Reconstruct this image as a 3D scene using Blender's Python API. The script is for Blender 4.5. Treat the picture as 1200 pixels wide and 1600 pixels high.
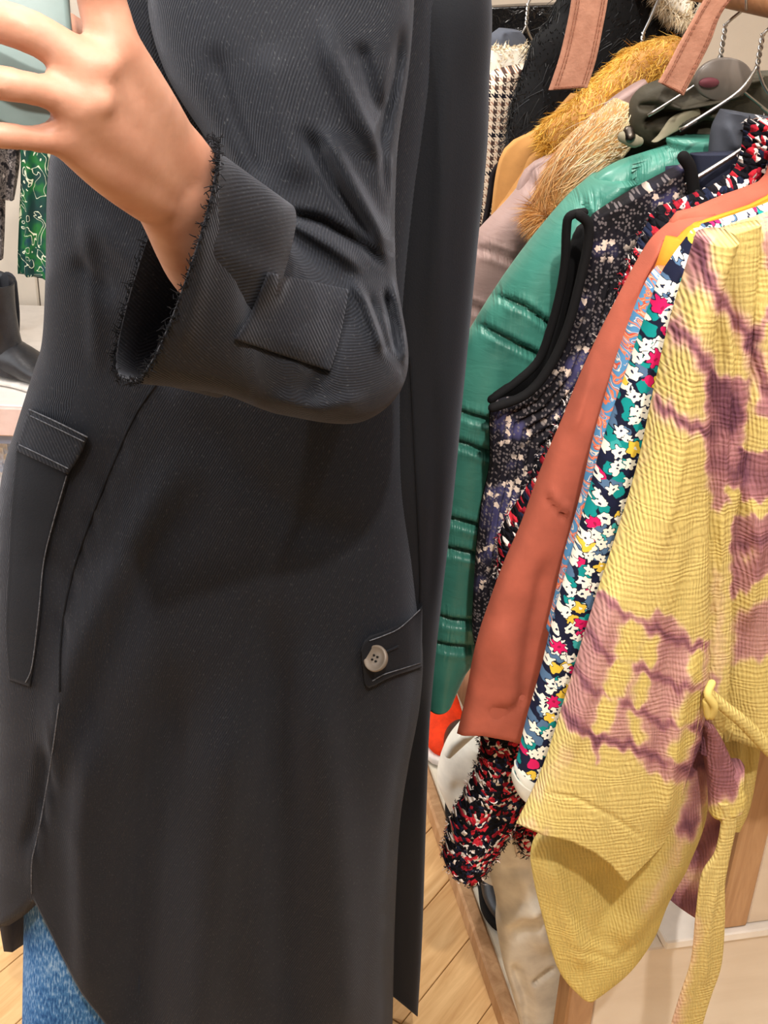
import bpy, math, random
import numpy as np
from mathutils import Vector, Matrix
from mathutils.bvhtree import BVHTree

for o in list(bpy.data.objects):
    bpy.data.objects.remove(o)
scene = bpy.context.scene
COL = scene.collection
rng = np.random.default_rng(7)

# ------------------------------------------------------------------ camera
FPX = 1900.0
PITCH, ROLL = math.radians(27.5), math.radians(2.35)
CAM = np.array([0.0, 0.0, 1.5])
FW = np.array([0, math.cos(PITCH), -math.sin(PITCH)])
_u0 = np.array([0, math.sin(PITCH), math.cos(PITCH)])
_r0 = np.array([1.0, 0, 0])
RT = math.cos(ROLL) * _r0 + math.sin(ROLL) * _u0
UP = math.cos(ROLL) * _u0 - math.sin(ROLL) * _r0
cam_data = bpy.data.cameras.new('camera')
cam_data.sensor_fit = 'HORIZONTAL'
cam_data.sensor_width = 36.0
cam_data.lens = 36.0 * FPX / 1200.0
cam_data.clip_start = 0.02
cam = bpy.data.objects.new('camera', cam_data)
COL.objects.link(cam)
cam.matrix_world = Matrix(((RT[0], UP[0], -FW[0], CAM[0]), (RT[1], UP[1], -FW[1], CAM[1]),
                           (RT[2], UP[2], -FW[2], CAM[2]), (0, 0, 0, 1)))
scene.camera = cam

# ------------------------------------------------------------------ light
scene.view_settings.view_transform = 'Standard'
scene.view_settings.look = 'None'
scene.view_settings.gamma = 1.0
scene.view_settings.use_curve_mapping = False
scene.view_settings.exposure = 0.0
world = bpy.data.worlds.new('world')
scene.world = world
world.use_nodes = True
world.node_tree.nodes['Background'].inputs[0].default_value = (0.9, 0.93, 1.0, 1)
world.node_tree.nodes['Background'].inputs[1].default_value = 0.30


def spot(loc, target, power, angle=60, blend=.5, radius=.03, col=(1, .93, .84)):
    l = bpy.data.lights.new('ceiling_spot', 'SPOT')
    l.energy = power
    l.spot_size = math.radians(angle)
    l.spot_blend = blend
    l.shadow_soft_size = radius
    l.color = col
    o = bpy.data.objects.new('ceiling_spot', l)
    COL.objects.link(o)
    o.location = loc
    d = Vector(target) - Vector(loc)
    o.rotation_euler = d.to_track_quat('-Z', 'Y').to_euler()
    return o


def area(loc, target, power, sx, sy, col=(1, 1, 1)):
    l = bpy.data.lights.new('fill_light', 'AREA')
    l.shape = 'RECTANGLE'
    l.size, l.size_y = sx, sy
    l.energy = power
    l.color = col
    o = bpy.data.objects.new('fill_light', l)
    COL.objects.link(o)
    o.location = loc
    d = Vector(target) - Vector(loc)
    o.rotation_euler = d.to_track_quat('-Z', 'Y').to_euler()
    return o


spot((0.10, -0.55, 2.72), (0.36, 0.95, 0.85), 145, 60, .6, .03)
spot((-0.55, -0.15, 2.72), (-0.05, 0.9, 1.0), 25, 60, .6, .03, (1, .93, .86))
spot((0.75, 0.35, 2.72), (0.30, 1.4, 1.0), 40, 75, .7, .03)
spot((-0.9, 1.2, 2.72), (-0.95, 2.5, 0.6), 60, 70, .6, .05, (1, .96, .93))
spot((-0.62, 1.9, 2.72), (0.22, 1.45, 0.12), 70, 50, .6, .04)
spot((-0.32, 0.12, 2.72), (0.29, 1.10, 0.30), 75, 30, .5, .025)
area((0.0, 0.9, 2.74), (0, .9, 0), 60, 2.4, 2.4, (1, .965, .92))  # overhead fill added for ambient light in the closed room
area((-2.3, 1.2, 1.6), (0, 1.2, 1.0), 36, 1.4, 1.8, (.86, .93, 1))  # cool side fill added for daylight from the left; no window built


# ------------------------------------------------------------------ projection helpers
def rays(px, py):
    px = np.asarray(px, float)[..., None]
    py = np.asarray(py, float)[..., None]
    return FW + RT * (px - 600) / FPX + UP * (800 - py) / FPX


def atY(px, py, Y):
    d = rays(px, py)
    return CAM + d * (np.asarray(Y, float)[..., None] / d[..., 1:2])


def atZ(px, py, z):
    d = rays(px, py)
    return CAM + d * ((z - CAM[2]) / d[..., 2:3])


def atD(px, py, dep):
    return CAM + rays(px, py) * np.asarray(dep, float)[..., None]


AZ = math.radians(12.5)
NR = np.array([-math.sin(AZ), math.cos(AZ), 0])      # along the clothes rail, away
ER = np.array([math.cos(AZ), math.sin(AZ), 0])       # across the rail, to the right
W0, RAILZ = 0.60, 1.412


def atK(px, py, k):
    d = rays(px, py)
    return CAM + d * (np.asarray(k, float)[..., None] / (d @ NR)[..., None])


def wkz(w, k, z):
    return ER * w + NR * k + np.array([0, 0, z])


def project(P):
    d = P - CAM
    z = d @ FW
    return 600 + FPX * (d @ RT) / z, 800 - FPX * (d @ UP) / z


# ------------------------------------------------------------------ node helper
def lin(c):
    c = np.array(c[:3], float) / 255.0
    o = np.where(c <= .04045, c / 12.92, ((c + .055) / 1.055) ** 2.4)
    return (float(o[0]), float(o[1]), float(o[2]), 1.0)


class G:
    def __init__(s, name, rough=.8, spec=.3):
        s.m_ = bpy.data.materials.new(name)
        s.m_.use_nodes = True
        s.t = s.m_.node_tree
        s.b = s.t.nodes['Principled BSDF']
        s.b.inputs['Roughness'].default_value = rough
        s.b.inputs['Specular IOR Level'].default_value = spec

    def put(s, sock, v):
        if v is None:
            return
        if hasattr(v, 'is_output'):
            s.t.links.new(v, sock)
        elif isinstance(v, (tuple, list)) and sock.type == 'RGBA' and max(v) > 1.001:
            sock.default_value = lin(v)
        else:
            sock.default_value = v

    def n(s, typ, **kw):
        nd = s.t.nodes.new('ShaderNode' + typ)
        for a, b in kw.items():
            setattr(nd, a, b)
        return nd

    def m(s, op, a, b=None, c=None, clamp=False):
        nd = s.n('Math', operation=op, use_clamp=clamp)
        for i, v in enumerate((a, b, c)):
            s.put(nd.inputs[i], v)
        return nd.outputs[0]

    def vm(s, op, a, b):
        nd = s.n('VectorMath', operation=op)
        s.put(nd.inputs[0], a)
        s.put(nd.inputs[1], b)
        return nd.outputs[0]

    def mix(s, f, a, b, blend='MIX'):
        nd = s.n('Mix', data_type='RGBA', blend_type=blend)
        s.put(nd.inputs[0], f)
        s.put(nd.inputs[6], a if hasattr(a, 'is_output') else lin(a))
        s.put(nd.inputs[7], b if hasattr(b, 'is_output') else lin(b))
        return nd.outputs[2]

    def ramp(s, f, stops, interp='LINEAR'):
        nd = s.n('ValToRGB')
        r = nd.color_ramp
        r.interpolation = interp
        while len(r.elements) < len(stops):
            r.elements.new(.5)
        for e, (p, c) in zip(r.elements, stops):
            e.position = p
            e.color = lin(c)
        s.put(nd.inputs[0], f)
        return nd.outputs[0]

    def smooth(s, v, a, b):
        nd = s.n('MapRange', interpolation_type='SMOOTHSTEP')
        s.put(nd.inputs[0], v)
        nd.inputs[1].default_value = a
        nd.inputs[2].default_value = b
        return nd.outputs[0]

    def uv(s):
        return s.n('TexCoord').outputs['UV']

    def obj(s):
        return s.n('TexCoord').outputs['Object']

    def map(s, v, scale=(1, 1, 1), rot=0, loc=(0, 0, 0)):
        nd = s.n('Mapping')
        s.put(nd.inputs[0], v)
        nd.inputs['Scale'].default_value = scale
        nd.inputs['Rotation'].default_value = (0, 0, rot)
        nd.inputs['Location'].default_value = loc
        return nd.outputs[0]

    def noise(s, v, scale, detail=3, rough=.55, dist=0, out=0):
        nd = s.n('TexNoise')
        s.put(nd.inputs['Vector'], v)
        nd.inputs['Scale'].default_value = scale
        nd.inputs['Detail'].default_value = detail
        nd.inputs['Roughness'].default_value = rough
        nd.inputs['Distortion'].default_value = dist
        return nd.outputs[out]

    def vor(s, v, scale, feature='F1', rand=1.0):
        nd = s.n('TexVoronoi', feature=feature, voronoi_dimensions='2D')
        s.put(nd.inputs['Vector'], v)
        nd.inputs['Scale'].default_value = scale
        nd.inputs['Randomness'].default_value = rand
        return nd

    def sep(s, v):
        nd = s.n('SeparateXYZ')
        s.put(nd.inputs[0], v)
        return nd.outputs

    def attr(s, name, out='Fac'):
        nd = s.n('Attribute', attribute_name=name)
        return nd.outputs[out]

    def col(s, c):
        s.put(s.b.inputs['Base Color'], c if hasattr(c, 'is_output') else lin(c))
        return s

    def bump(s, h, strength=.5, dist=.002):
        nd = s.n('Bump')
        nd.inputs['Strength'].default_value = strength
        nd.inputs['Distance'].default_value = dist
        s.put(nd.inputs['Height'], h)
        s.t.links.new(nd.outputs[0], s.b.inputs['Normal'])
        return s

    def sheen(s, w, c=(255, 255, 255), r=.5):
        s.b.inputs['Sheen Weight'].default_value = w
        s.b.inputs['Sheen Roughness'].default_value = r
        s.b.inputs['Sheen Tint'].default_value = lin(c)
        return s


def plain(name, c, rough=.7, spec=.3, metal=0, var=.06, scale=40, bump=0, bs=300):
    g = G(name, rough, spec)
    g.b.inputs['Metallic'].default_value = metal
    o = g.obj()
    f = g.noise(o, scale, 4)
    lo = tuple(max(0, x * (1 - var)) for x in c)
    hi = tuple(min(255, x * (1 + var)) for x in c)
    g.col(g.ramp(f, [(.3, lo), (.7, hi)]))
    if bump:
        g.bump(g.noise(o, bs, 3), bump, .002)
    return g.m_


M = {}


def flowers(g, v, scale, lo, hi, R, petals, off):
    vv = g.vm('ADD', v, off)
    vo = g.vor(vv, scale)
    dl = g.vm('SUBTRACT', vv, vo.outputs['Position'])
    d = g.sep(dl)
    ang = g.m('ARCTAN2', d[1], d[0])
    sc = g.sep(vo.outputs['Color'])
    wob = g.m('COSINE', g.m('ADD', g.m('MULTIPLY', ang, petals), g.m('MULTIPLY', sc[1], 6.28)))
    rr = g.m('MULTIPLY_ADD', wob, R * .17, R * .83)
    q = g.m('DIVIDE', vo.outputs['Distance'], rr)
    sel = g.m('MULTIPLY', g.m('GREATER_THAN', sc[0], lo), g.m('LESS_THAN', sc[0], hi))
    return q, sel, sc, vo.outputs['Distance']


def build_materials():
    # charcoal twill of the coat
    g = G('charcoal_twill', .78, .25)
    v = g.uv()
    s = g.sep(v)
    diag = g.m('MULTIPLY_ADD', s[1], .45, s[0])
    rib = g.m('MULTIPLY_ADD', g.m('SINE', g.m('MULTIPLY', diag, 2 * math.pi / .0026)), .5, .5)
    nz = g.noise(g.map(v, (500, 160, 1)), 1, 3)
    h = g.m('MULTIPLY_ADD', nz, .5, rib)
    base = g.mix(g.noise(v, 5, 3), (11, 13, 19), (17, 20, 28))
    c = g.mix(g.m('MULTIPLY', rib, .45), base, (37, 41, 51))
    c = g.mix(g.m('MULTIPLY', g.smooth(g.noise(g.map(v, (700, 260, 1)), 1, 2), .58, .78), .34), c, (100, 102, 104))
    g.col(c).bump(h, .35, .0012).sheen(.25, (170, 175, 190), .4)
    M['twill'] = g.m_
    g = G('charcoal_lining', .9, .15)
    g.col(g.mix(g.noise(g.uv(), 300, 2), (15, 16, 20), (26, 27, 31)))
    M['lining'] = g.m_
    g = G('charcoal_facing', .8, .2)
    v = g.uv()
    g.col(g.mix(g.noise(v, 400, 3), (17, 19, 24), (26, 28, 34))).bump(g.noise(v, 700, 2), .3, .001)
    g.sheen(.2, (170, 175, 190), .4)
    M['facing'] = g.m_

    # tie dye crinkle gauze
    g = G('tie_dye_gauze', .9, .1)
    v = g.uv()
    dye = g.attr('dye')
    n1 = g.noise(g.map(v, (60, 16, 1)), 1, 4)
    f = g.m('ADD', dye, g.m('MULTIPLY', g.m('SUBTRACT', n1, .5), .22))
    c = g.ramp(f, [(.0, (214, 193, 116)), (.26, (206, 185, 120)), (.38, (214, 184, 142)), (.50, (194, 150, 140)),
                   (.68, (158, 108, 114)), (.95, (96, 58, 76))])
    sp = g.sep(v)
    n2 = g.noise(g.map(v, (40, 14, 1)), 1, 3)
    ph = g.m('MULTIPLY_ADD', n2, .014, g.m('MULTIPLY_ADD', sp[1], .22, sp[0]))
    crx = g.m('MULTIPLY_ADD', g.m('SINE', g.m('MULTIPLY', ph, 2 * math.pi / .0032)), .5, .5)
    n3 = g.noise(g.map(v, (14, 40, 1)), 1, 3)
    ph2 = g.m('MULTIPLY_ADD', n3, .02, sp[1])
    cry = g.m('MULTIPLY_ADD', g.m('SINE', g.m('MULTIPLY', ph2, 2 * math.pi / .0048)), .5, .5)
    am = g.noise(v, 38, 2)
    cr = g.m('ADD', g.m('MULTIPLY', crx, g.m('SUBTRACT', 1.15, am)), g.m('MULTIPLY', cry, g.m('MULTIPLY', am, .55)))
    cr = g.m('ADD', cr, g.m('MULTIPLY', g.noise(v, 300, 2), .3))
    c = g.mix(g.m('MULTIPLY', g.smooth(cr, .6, .2), .22), c, g.mix(.5, c, (120, 84, 50)))  # brown shade of the crinkle troughs mixed into the dye colour
    g.col(c).bump(cr, .6, .0017)
    g.b.inputs['Subsurface Weight'].default_value = 0
    M['tiedye'] = g.m_

    # floral print
    g = G('floral_print', .75, .2)
    v = g.uv()
    dist = g.n('TexNoise')
    g.put(dist.inputs['Vector'], v)
    dist.inputs['Scale'].default_value = 130
    vd = g.vm('ADD', v, g.vm('MULTIPLY', g.vm('SUBTRACT', dist.outputs['Color'], (.5, .5, .5)), (.008, .008, 0)))
    vb = g.vor(vd, 98)
    sc = g.sep(vb.outputs['Color'])
    c = g.ramp(sc[0], [(0, (24, 28, 56)), (.14, (86, 116, 150)), (.42, (14, 142, 142)), (.74, (28, 32, 62)),
                       (.80, (60, 165, 165)), (.88, (214, 30, 96)), (.96, (232, 196, 70))], 'CONSTANT')
    c = g.mix(g.smooth(vb.outputs['Distance'], .50, .56), c, (22, 26, 50))
    for (scl, lo, hi, R, pt, off, colr, cen) in (
            (88, 0.26, 1.0, .52, 6, (3.1, 7.7, 0), (243, 240, 226), (36, 40, 66)),
            (70, 0.93, 1.0, .50, 5, (9.3, 1.2, 0), (236, 200, 72), (243, 240, 226)),
            (70, 0.76, 1.0, .46, 5, (5.4, 4.2, 0), (246, 243, 232), (36, 40, 66)),
            (58, 0.92, 1.0, .42, 7, (2.4, 8.2, 0), (216, 28, 98), (160, 20, 70))):
        q, sel, s2, d = flowers(g, vd, scl, lo, hi, R, pt, off)
        c = g.mix(g.m('MULTIPLY', sel, g.m('LESS_THAN', q, 1.14)), c, (24, 27, 48))
        c = g.mix(g.m('MULTIPLY', sel, g.m('LESS_THAN', q, 1.0)), c, colr)
        c = g.mix(g.m('MULTIPLY', sel, g.m('LESS_THAN', d, .09)), c, cen)
    g.col(c).bump(g.noise(v, 500, 2), .15, .001)
    M['floral'] = g.m_

    # paisley
    g = G('paisley_print', .75, .2)
    v = g.uv()
    a = g.noise(v, 55, 2, .5, 1.2)
    c = g.ramp(g.m('FRACT', g.m('MULTIPLY', a, 5)), [(0, (84, 140, 186)), (.34, (84, 140, 186)), (.40, (226, 120, 84)),
                                                     (.58, (236, 172, 150)), (.66, (206, 84, 60)), (.76, (92, 148, 190)),
                                                     (.9, (238, 214, 196))], 'CONSTANT')
    g.col(c)
    M['paisley'] = g.m_

    def cloth(name, c, rough=.85, sheen=.2, weave=900, bs=.2, var=.07):
        g = G(name, rough, .2)
        v = g.uv()
        lo = tuple(x * (1 - var) for x in c)
        hi = tuple(min(255, x * (1 + var)) for x in c)
        g.col(g.ramp(g.noise(v, 25, 4), [(.3, lo), (.7, hi)]))
        g.bump(g.noise(v, weave, 2), bs, .001).sheen(sheen, c, .5)
        return g.m_
    M['rust'] = cloth('rust_canvas', (172, 92, 74), .85, .15)
    M['orange'] = cloth('mustard_orange_knit', (226, 140, 44), .9, .1)
    M['camel'] = cloth('camel_wool', (188, 138, 82), .95, .3)
    M['navy'] = cloth('dark_navy_cotton', (44, 48, 66), .8, .1)
    M['greyhood'] = cloth('blue_grey_cotton', (78, 82, 92), .85, .1)
    M['olive'] = cloth('dark_olive_waxed_cotton', (66, 62, 52), .6, .1, 300, .3, .2)
    M['olive_lining'] = cloth('pale_olive_lining', (138, 132, 112), .7, .1)
    M['black_cotton'] = cloth('black_cotton', (14, 14, 16), .85, .0)
    M['beige'] = cloth('beige_cotton', (240, 236, 226), .85, .1)
    M['cream'] = cloth('cream_canvas', (240, 234, 222), .85, .1)
    M['hem_grey'] = cloth('pale_grey_rib', (206, 202, 190), .85, .1)
    M['pinkgrey'] = cloth('white_lace_cotton', (226, 214, 200), .9, .1)

    def satin(name, c, hi, rough, spec=.5):
        g = G(name, rough, spec)
        v = g.uv()
        g.col(g.ramp(g.noise(v, 10, 3), [(.3, c), (.7, hi)]))
        cr = g.noise(g.map(v, (36, 110, 1), .25), 1, 3, .55, .5)
        pk = g.noise(g.map(v, (210, 26, 1), .35), 1, 2, .5, .3)
        cr = g.m('ADD', g.m('MULTIPLY', cr, .25), g.m('MULTIPLY', g.m('MULTIPLY', pk, g.attr('pucker')), 1.6))
        g.bump(cr, .5, .006).sheen(.15, hi, .3)
        return g.m_
    M['green_satin'] = satin('green_satin', (58, 122, 110), (76, 146, 130), .36)
    M['mauve_satin'] = satin('mauve_satin', (152, 126, 122), (168, 142, 136), .5, .35)
    g = G('black_patent', .2, .5)
    g.col((14, 14, 16)).bump(g.noise(g.uv(), 60, 3, .5, 1), .6, .01)
    M['patent'] = g.m_

    # quilted floral vest
    g = G('dark_floral_quilt', .8, .2)
    v = g.uv()
    zone = g.noise(v, 16, 2)
    base = g.ramp(zone, [(.42, (17, 16, 20)), (.56, (26, 24, 34)), (.66, (76, 74, 118)), (.78, (50, 48, 84))])
    vo = g.vor(v, 300)
    sc = g.sep(vo.outputs['Color'])
    sp = g.m('MULTIPLY', g.m('LESS_THAN', vo.outputs['Distance'], .36), g.m('GREATER_THAN', sc[0], .40))
    c = g.mix(g.m('MULTIPLY', sp, .7), base, (118, 110, 112))
    q, sel, s2, d = flowers(g, v, 140, .70, 1.0, .52, 5, (4.2, 2.2, 0))
    c = g.mix(g.m('MULTIPLY', g.m('MULTIPLY', sel, g.smooth(zone, .50, .58)), g.m('LESS_THAN', q, 1)), c, (222, 204, 190))
    g.col(c).bump(g.noise(v, 260, 2), .3, .002)
    M['quilt'] = g.m_

    # boucle tweed
    g = G('boucle_tweed', .95, .1)
    v = g.uv()
    vo = g.vor(g.vm('ADD', v, g.vm('MULTIPLY', g.vm('SUBTRACT', g.noise(v, 120, 2, .5, 0, 1), (.5, .5, .5)), (.006, .006, 0))), 210)
    sc = g.sep(vo.outputs['Color'])
    s = g.sep(v)
    pl = g.m('MULTIPLY', g.m('SINE', g.m('MULTIPLY', s[0], 2 * math.pi / .035)), .13)
    pl = g.m('ADD', pl, g.m('MULTIPLY', g.m('SINE', g.m('MULTIPLY', s[1], 2 * math.pi / .05)), .13))
    f = g.m('ADD', sc[0], pl, clamp=True)
    c = g.ramp(f, [(0, (18, 18, 24)), (.34, (30, 36, 58)), (.48, (232, 222, 216)), (.56, (24, 24, 30)), (.66, (150, 30, 46)), (.78, (205, 46, 60)),
                   (.90, (226, 214, 208)), (.97, (24, 22, 28))], 'CONSTANT')
    g.col(c).bump(vo.outputs['Distance'], .9, .004)
    M['boucle'] = g.m_

    # houndstooth
    for nm, cream, tan, dk, per in (('houndstooth', (222, 206, 186), (168, 128, 106), (28, 26, 34), .010),
                                    ('houndstooth_small', (206, 184, 154), (150, 116, 88), (34, 30, 32), .006)):
        g = G(nm, .95, .1)
        v = g.uv()
        s = g.sep(v)
        fx = g.m('FRACT', g.m('DIVIDE', s[0], per))
        fy = g.m('FRACT', g.m('DIVIDE', s[1], per))
        a = g.m('LESS_THAN', fx, .5)
        b = g.m('LESS_THAN', fy, .5)
        dg = g.m('LESS_THAN', g.m('FRACT', g.m('MULTIPLY', g.m('ADD', fx, fy), 2)), .5)
        both = g.m('MULTIPLY', a, b)
        one = g.m('SUBTRACT', g.m('MAXIMUM', a, b), both)
        msk = g.m('MAXIMUM', both, g.m('MULTIPLY', one, dg))
        line = g.m('LESS_THAN', g.m('FRACT', g.m('DIVIDE', s[1], per * 5)), .2)
        c = g.mix(msk, cream, g.mix(line, tan, dk))
        c = g.mix(g.m('MULTIPLY', g.m('MULTIPLY', msk, a), .85), c, dk)
        g.col(c).bump(g.noise(v, 500, 2), .5, .002)
        M[nm] = g.m_

    g = G('fur_strands', .55, .3)
    g.col(g.attr('tint', 'Color'))
    M['fur'] = g.m_

    # suede belt
    g = G('pink_brown_suede', .85, .2)
    v = g.uv()
    g.col(g.ramp(g.noise(v, 60, 4), [(.3, (164, 116, 96)), (.7, (188, 138, 116))])).bump(g.noise(v, 300, 3), .3, .002)
    g.sheen(.2, (220, 160, 130), .5)
    M['suede'] = g.m_
    M['thread'] = plain('rust_thread', (150, 98, 78), .9)
    # denim
    g = G('blue_denim', .9, .15)
    v = g.uv()
    n1 = g.noise(g.map(v, (420, 90, 1)), 1, 3)
    n2 = g.noise(v, 9, 3)
    f = g.m('ADD', g.m('MULTIPLY', n1, .6), g.m('MULTIPLY', n2, .4))
    g.col(g.ramp(f, [(.38, (34, 78, 138)), (.5, (70, 124, 186)), (.62, (150, 186, 224))])).bump(n1, .4, .001)
    M['denim'] = g.m_
    # skin
    g = G('skin', .5, .4)
    o = g.obj()
    f = g.noise(o, 26, 4)
    g.col(g.ramp(f, [(.3, (176, 124, 102)), (.55, (190, 142, 120)), (.75, (200, 152, 134))]))
    g.b.inputs['Subsurface Weight'].default_value = .12
    g.b.inputs['Subsurface Radius'].default_value = (.012, .005, .003)
    g.bump(g.noise(o, 260, 3), .12, .001)
    M['skin'] = g.m_
    M['nail'] = plain('nail', (222, 172, 156), .3, .5)
    M['hair'] = plain('dark_hair', (44, 32, 26), .5, .4, bump=.5, bs=120)

    # woods
    def wood(name, c1, c2, stretch=(3, 40, 40), rough=.5):
        g = G(name, rough, .35)
        o = g.obj()
        rnd = g.n('ObjectInfo').outputs['Random']
        oo = g.vm('ADD', g.map(o, stretch), g.m('MULTIPLY', rnd, 37.0))
        f = g.noise(oo, 1, 5, .6, 1.4)
        c = g.ramp(f, [(.3, c1), (.7, c2)])
        c = g.mix(g.m('MULTIPLY', rnd, .28), c, c1)
        g.col(c).bump(f, .12, .002)
        return g.m_
    M['oak'] = wood('oak', (168, 126, 88), (204, 164, 124), (40, 40, 4))
    M['oak_k'] = wood('oak_rail', (142, 96, 62), (176, 128, 90), (30, 30, 30))
    M['floor'] = wood('oak_floor', (196, 152, 100), (228, 190, 138), (4, 45, 45), .45)
    M['ply'] = wood('whitewashed_ply', (216, 200, 182), (228, 214, 198), (2.5, 2.5, 9), .7)
    M['deck'] = plain('cream_deck', (238, 229, 210), .6, .3, var=.03)
    M['wall'] = plain('cream_wall', (226, 216, 202), .85, .2, var=.02, scale=8, bump=.1, bs=180)
    M['ceil'] = plain('white_ceiling', (235, 232, 226), .9, .2, var=.02)
    M['joint'] = plain('dark_joint', (96, 66, 40), .9, .1)
    M['steel'] = plain('galvanised_wire', (186, 186, 184), .3, .5, 1)
    M['darksteel'] = plain('dark_wire', (90, 84, 78), .35, .5, 1)
    M['worn'] = plain('worn_twill_edge', (84, 86, 92), .9, .2, var=.3, scale=400)
    M['buttonm'] = plain('horn_button', (112, 102, 92), .35, .5, var=.15)
    M['blackhole'] = plain('black_thread', (14, 13, 13), .9)
    M['phone'] = plain('grey_green_glass', (112, 132, 132), .5, .5, var=.05)
    M['phone_dark'] = plain('black_glass', (14, 15, 18), .12, .5)
    M['leather'] = plain('black_leather', (38, 38, 42), .38, .45, var=.15, bump=.2, bs=160)
    M['elastic'] = plain('black_elastic', (56, 57, 62), .8, .2)
    M['rubber'] = plain('white_rubber', (226, 220, 214), .6, .3)
    M['red_suede'] = plain('orange_red_suede', (232, 62, 26), .8, .2, var=.12, bump=.2)
    M['brown_leather'] = plain('dark_brown_leather', (52, 38, 34), .45, .4, var=.15)
    M['lidclear'] = plain('frosted_plastic', (112, 104, 98), .35, .5)
    M['pinksticker'] = plain('dull_pink_sticker', (116, 62, 72), .6)
    # green blouse
    g = G('green_print', .6, .3)
    v = g.uv()
    a = g.noise(v, 22, 1, .5, 1.5)
    c = g.ramp(g.noise(v, 18, 2), [(.38, (20, 56, 56)), (.5, (14, 74, 60)), (.6, (34, 112, 52)), (.7, (22, 66, 82))])
    ln = g.m('LESS_THAN', g.m('ABSOLUTE', g.m('SUBTRACT', g.m('FRACT', g.m('MULTIPLY', a, 4)), .5)), .05)
    g.col(g.mix(ln, c, (226, 232, 206)))
    M['greenprint'] = g.m_
    g = G('grey_print', .8, .2)
    v = g.uv()
    g.col(g.ramp(g.noise(v, 60, 3), [(.42, (30, 28, 32)), (.52, (128, 120, 118)), (.6, (44, 42, 46)), (.7, (200, 190, 186))]))
    M['greyprint'] = g.m_
    g = G('silver_sequins', .3, .5)
    v = g.uv()
    vo = g.vor(v, 90)
    g.col(g.ramp(g.sep(vo.outputs['Color'])[0], [(0, (150, 170, 205)), (.5, (214, 222, 236)), (1, (240, 236, 226))]))
    g.bump(vo.outputs['Distance'], .8, .006)
    M['sequin'] = g.m_
    M['shelf_pink'] = plain('pale_pink_board', (222, 196, 190), .7, var=.03)
    M['shelf_white'] = plain('white_board', (236, 230, 224), .6, var=.02)
    M['shelf_blue'] = plain('grey_blue_edge', (150, 164, 196), .6, var=.03)


build_materials()


# ------------------------------------------------------------------ object helpers
def tag(o, label, cat, group=None):
    o['label'] = label
    o['category'] = cat
    if group:
        o['group'] = group
    return o


def struct(o):
    o['kind'] = 'structure'
    return o


def empty(name, loc, label, cat, group=None):
    o = bpy.data.objects.new(name, None)
    COL.objects.link(o)
    o.location = tuple(float(x) for x in loc)
    o.empty_display_size = .05
    return tag(o, label, cat, group)


def mkmesh(name, V, Fq, uvs=None, attrs=None, smooth=True):
    me = bpy.data.meshes.new(name)
    me.from_pydata(np.asarray(V, float).tolist(), [], Fq if isinstance(Fq, list) else Fq.tolist())
    if uvs is not None:
        l = me.uv_layers.new(name='UVMap')
        l.data.foreach_set('uv', np.asarray(uvs, np.float32).ravel())
    for k, a in (attrs or {}).items():
        a = np.asarray(a, np.float32)
        if a.ndim == 1:
            at = me.attributes.new(k, 'FLOAT', 'POINT')
            at.data.foreach_set('value', a)
        else:
            at = me.attributes.new(k, 'FLOAT_COLOR', 'POINT')
            at.data.foreach_set('color', np.c_[a, np.ones(len(a))].astype(np.float32).ravel())
    if smooth:
        me.polygons.foreach_set('use_smooth', [True] * len(me.polygons))
    me.update()
    return me


def link(name, me, mat, parent=None):
    o = bpy.data.objects.new(name, me)
    COL.objects.link(o)
    me.materials.append(M[mat] if isinstance(mat, str) else mat)
    if parent is not None:
        o.parent = parent
        p = parent
        loc = Vector((0, 0, 0))
        while p is not None:
            loc += p.location
            p = p.parent
        # meshes are written in world coordinates; cancel the ancestors' offset
        o.location = tuple(-x for x in loc)
    return o


def crom(K, t):
    """Catmull-Rom through key rows K (m, ...) at parameters t in [0,1] (keys spaced by index)."""
    K = np.asarray(K, float)
    m = len(K)
    x = np.clip(t, 0, 1) * (m - 1)
    i = np.minimum(x.astype(int), m - 2)
    f = (x - i).reshape((-1,) + (1,) * (K.ndim - 1))
    p0 = K[np.maximum(i - 1, 0)]
    p1 = K[i]
    p2 = K[i + 1]
    p3 = K[np.minimum(i + 2, m - 1)]
    return .5 * (2 * p1 + (p2 - p0) * f + (2 * p0 - 5 * p1 + 4 * p2 - p3) * f ** 2 + (3 * p1 - p0 - 3 * p2 + p3) * f ** 3)


_nd = rng.normal(size=(10, 3))
_np = rng.uniform(0, 6.28, 10)


def wob(P, scale, seed=0):
    r = np.random.default_rng(seed)
    D = r.normal(size=(6, 3))
    ph = r.uniform(0, 6.28, 6)
    return sum(np.sin((P * scale) @ D[i] + ph[i]) for i in range(6)) / 3.0


def polydist(px, py, pts, along=False):
    best = np.full(px.shape, 1e9)
    ln = [math.hypot(b[0] - a[0], b[1] - a[1]) for a, b in zip(pts[:-1], pts[1:])]
    tot, acc, sp = sum(ln), 0.0, np.zeros(px.shape)
    for li, ((x0, y0), (x1, y1)) in zip(ln, zip(pts[:-1], pts[1:])):
        t = np.clip(((px - x0) * (x1 - x0) + (py - y0) * (y1 - y0)) / (li * li + 1e-9), 0, 1)
        d = np.hypot(px - x0 - t * (x1 - x0), py - y0 - t * (y1 - y0))
        up = d < best
        sp = np.where(up, (acc + t * li) / tot, sp)
        best = np.where(up, d, best)
        acc += li
    return (best, sp) if along else best


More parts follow.
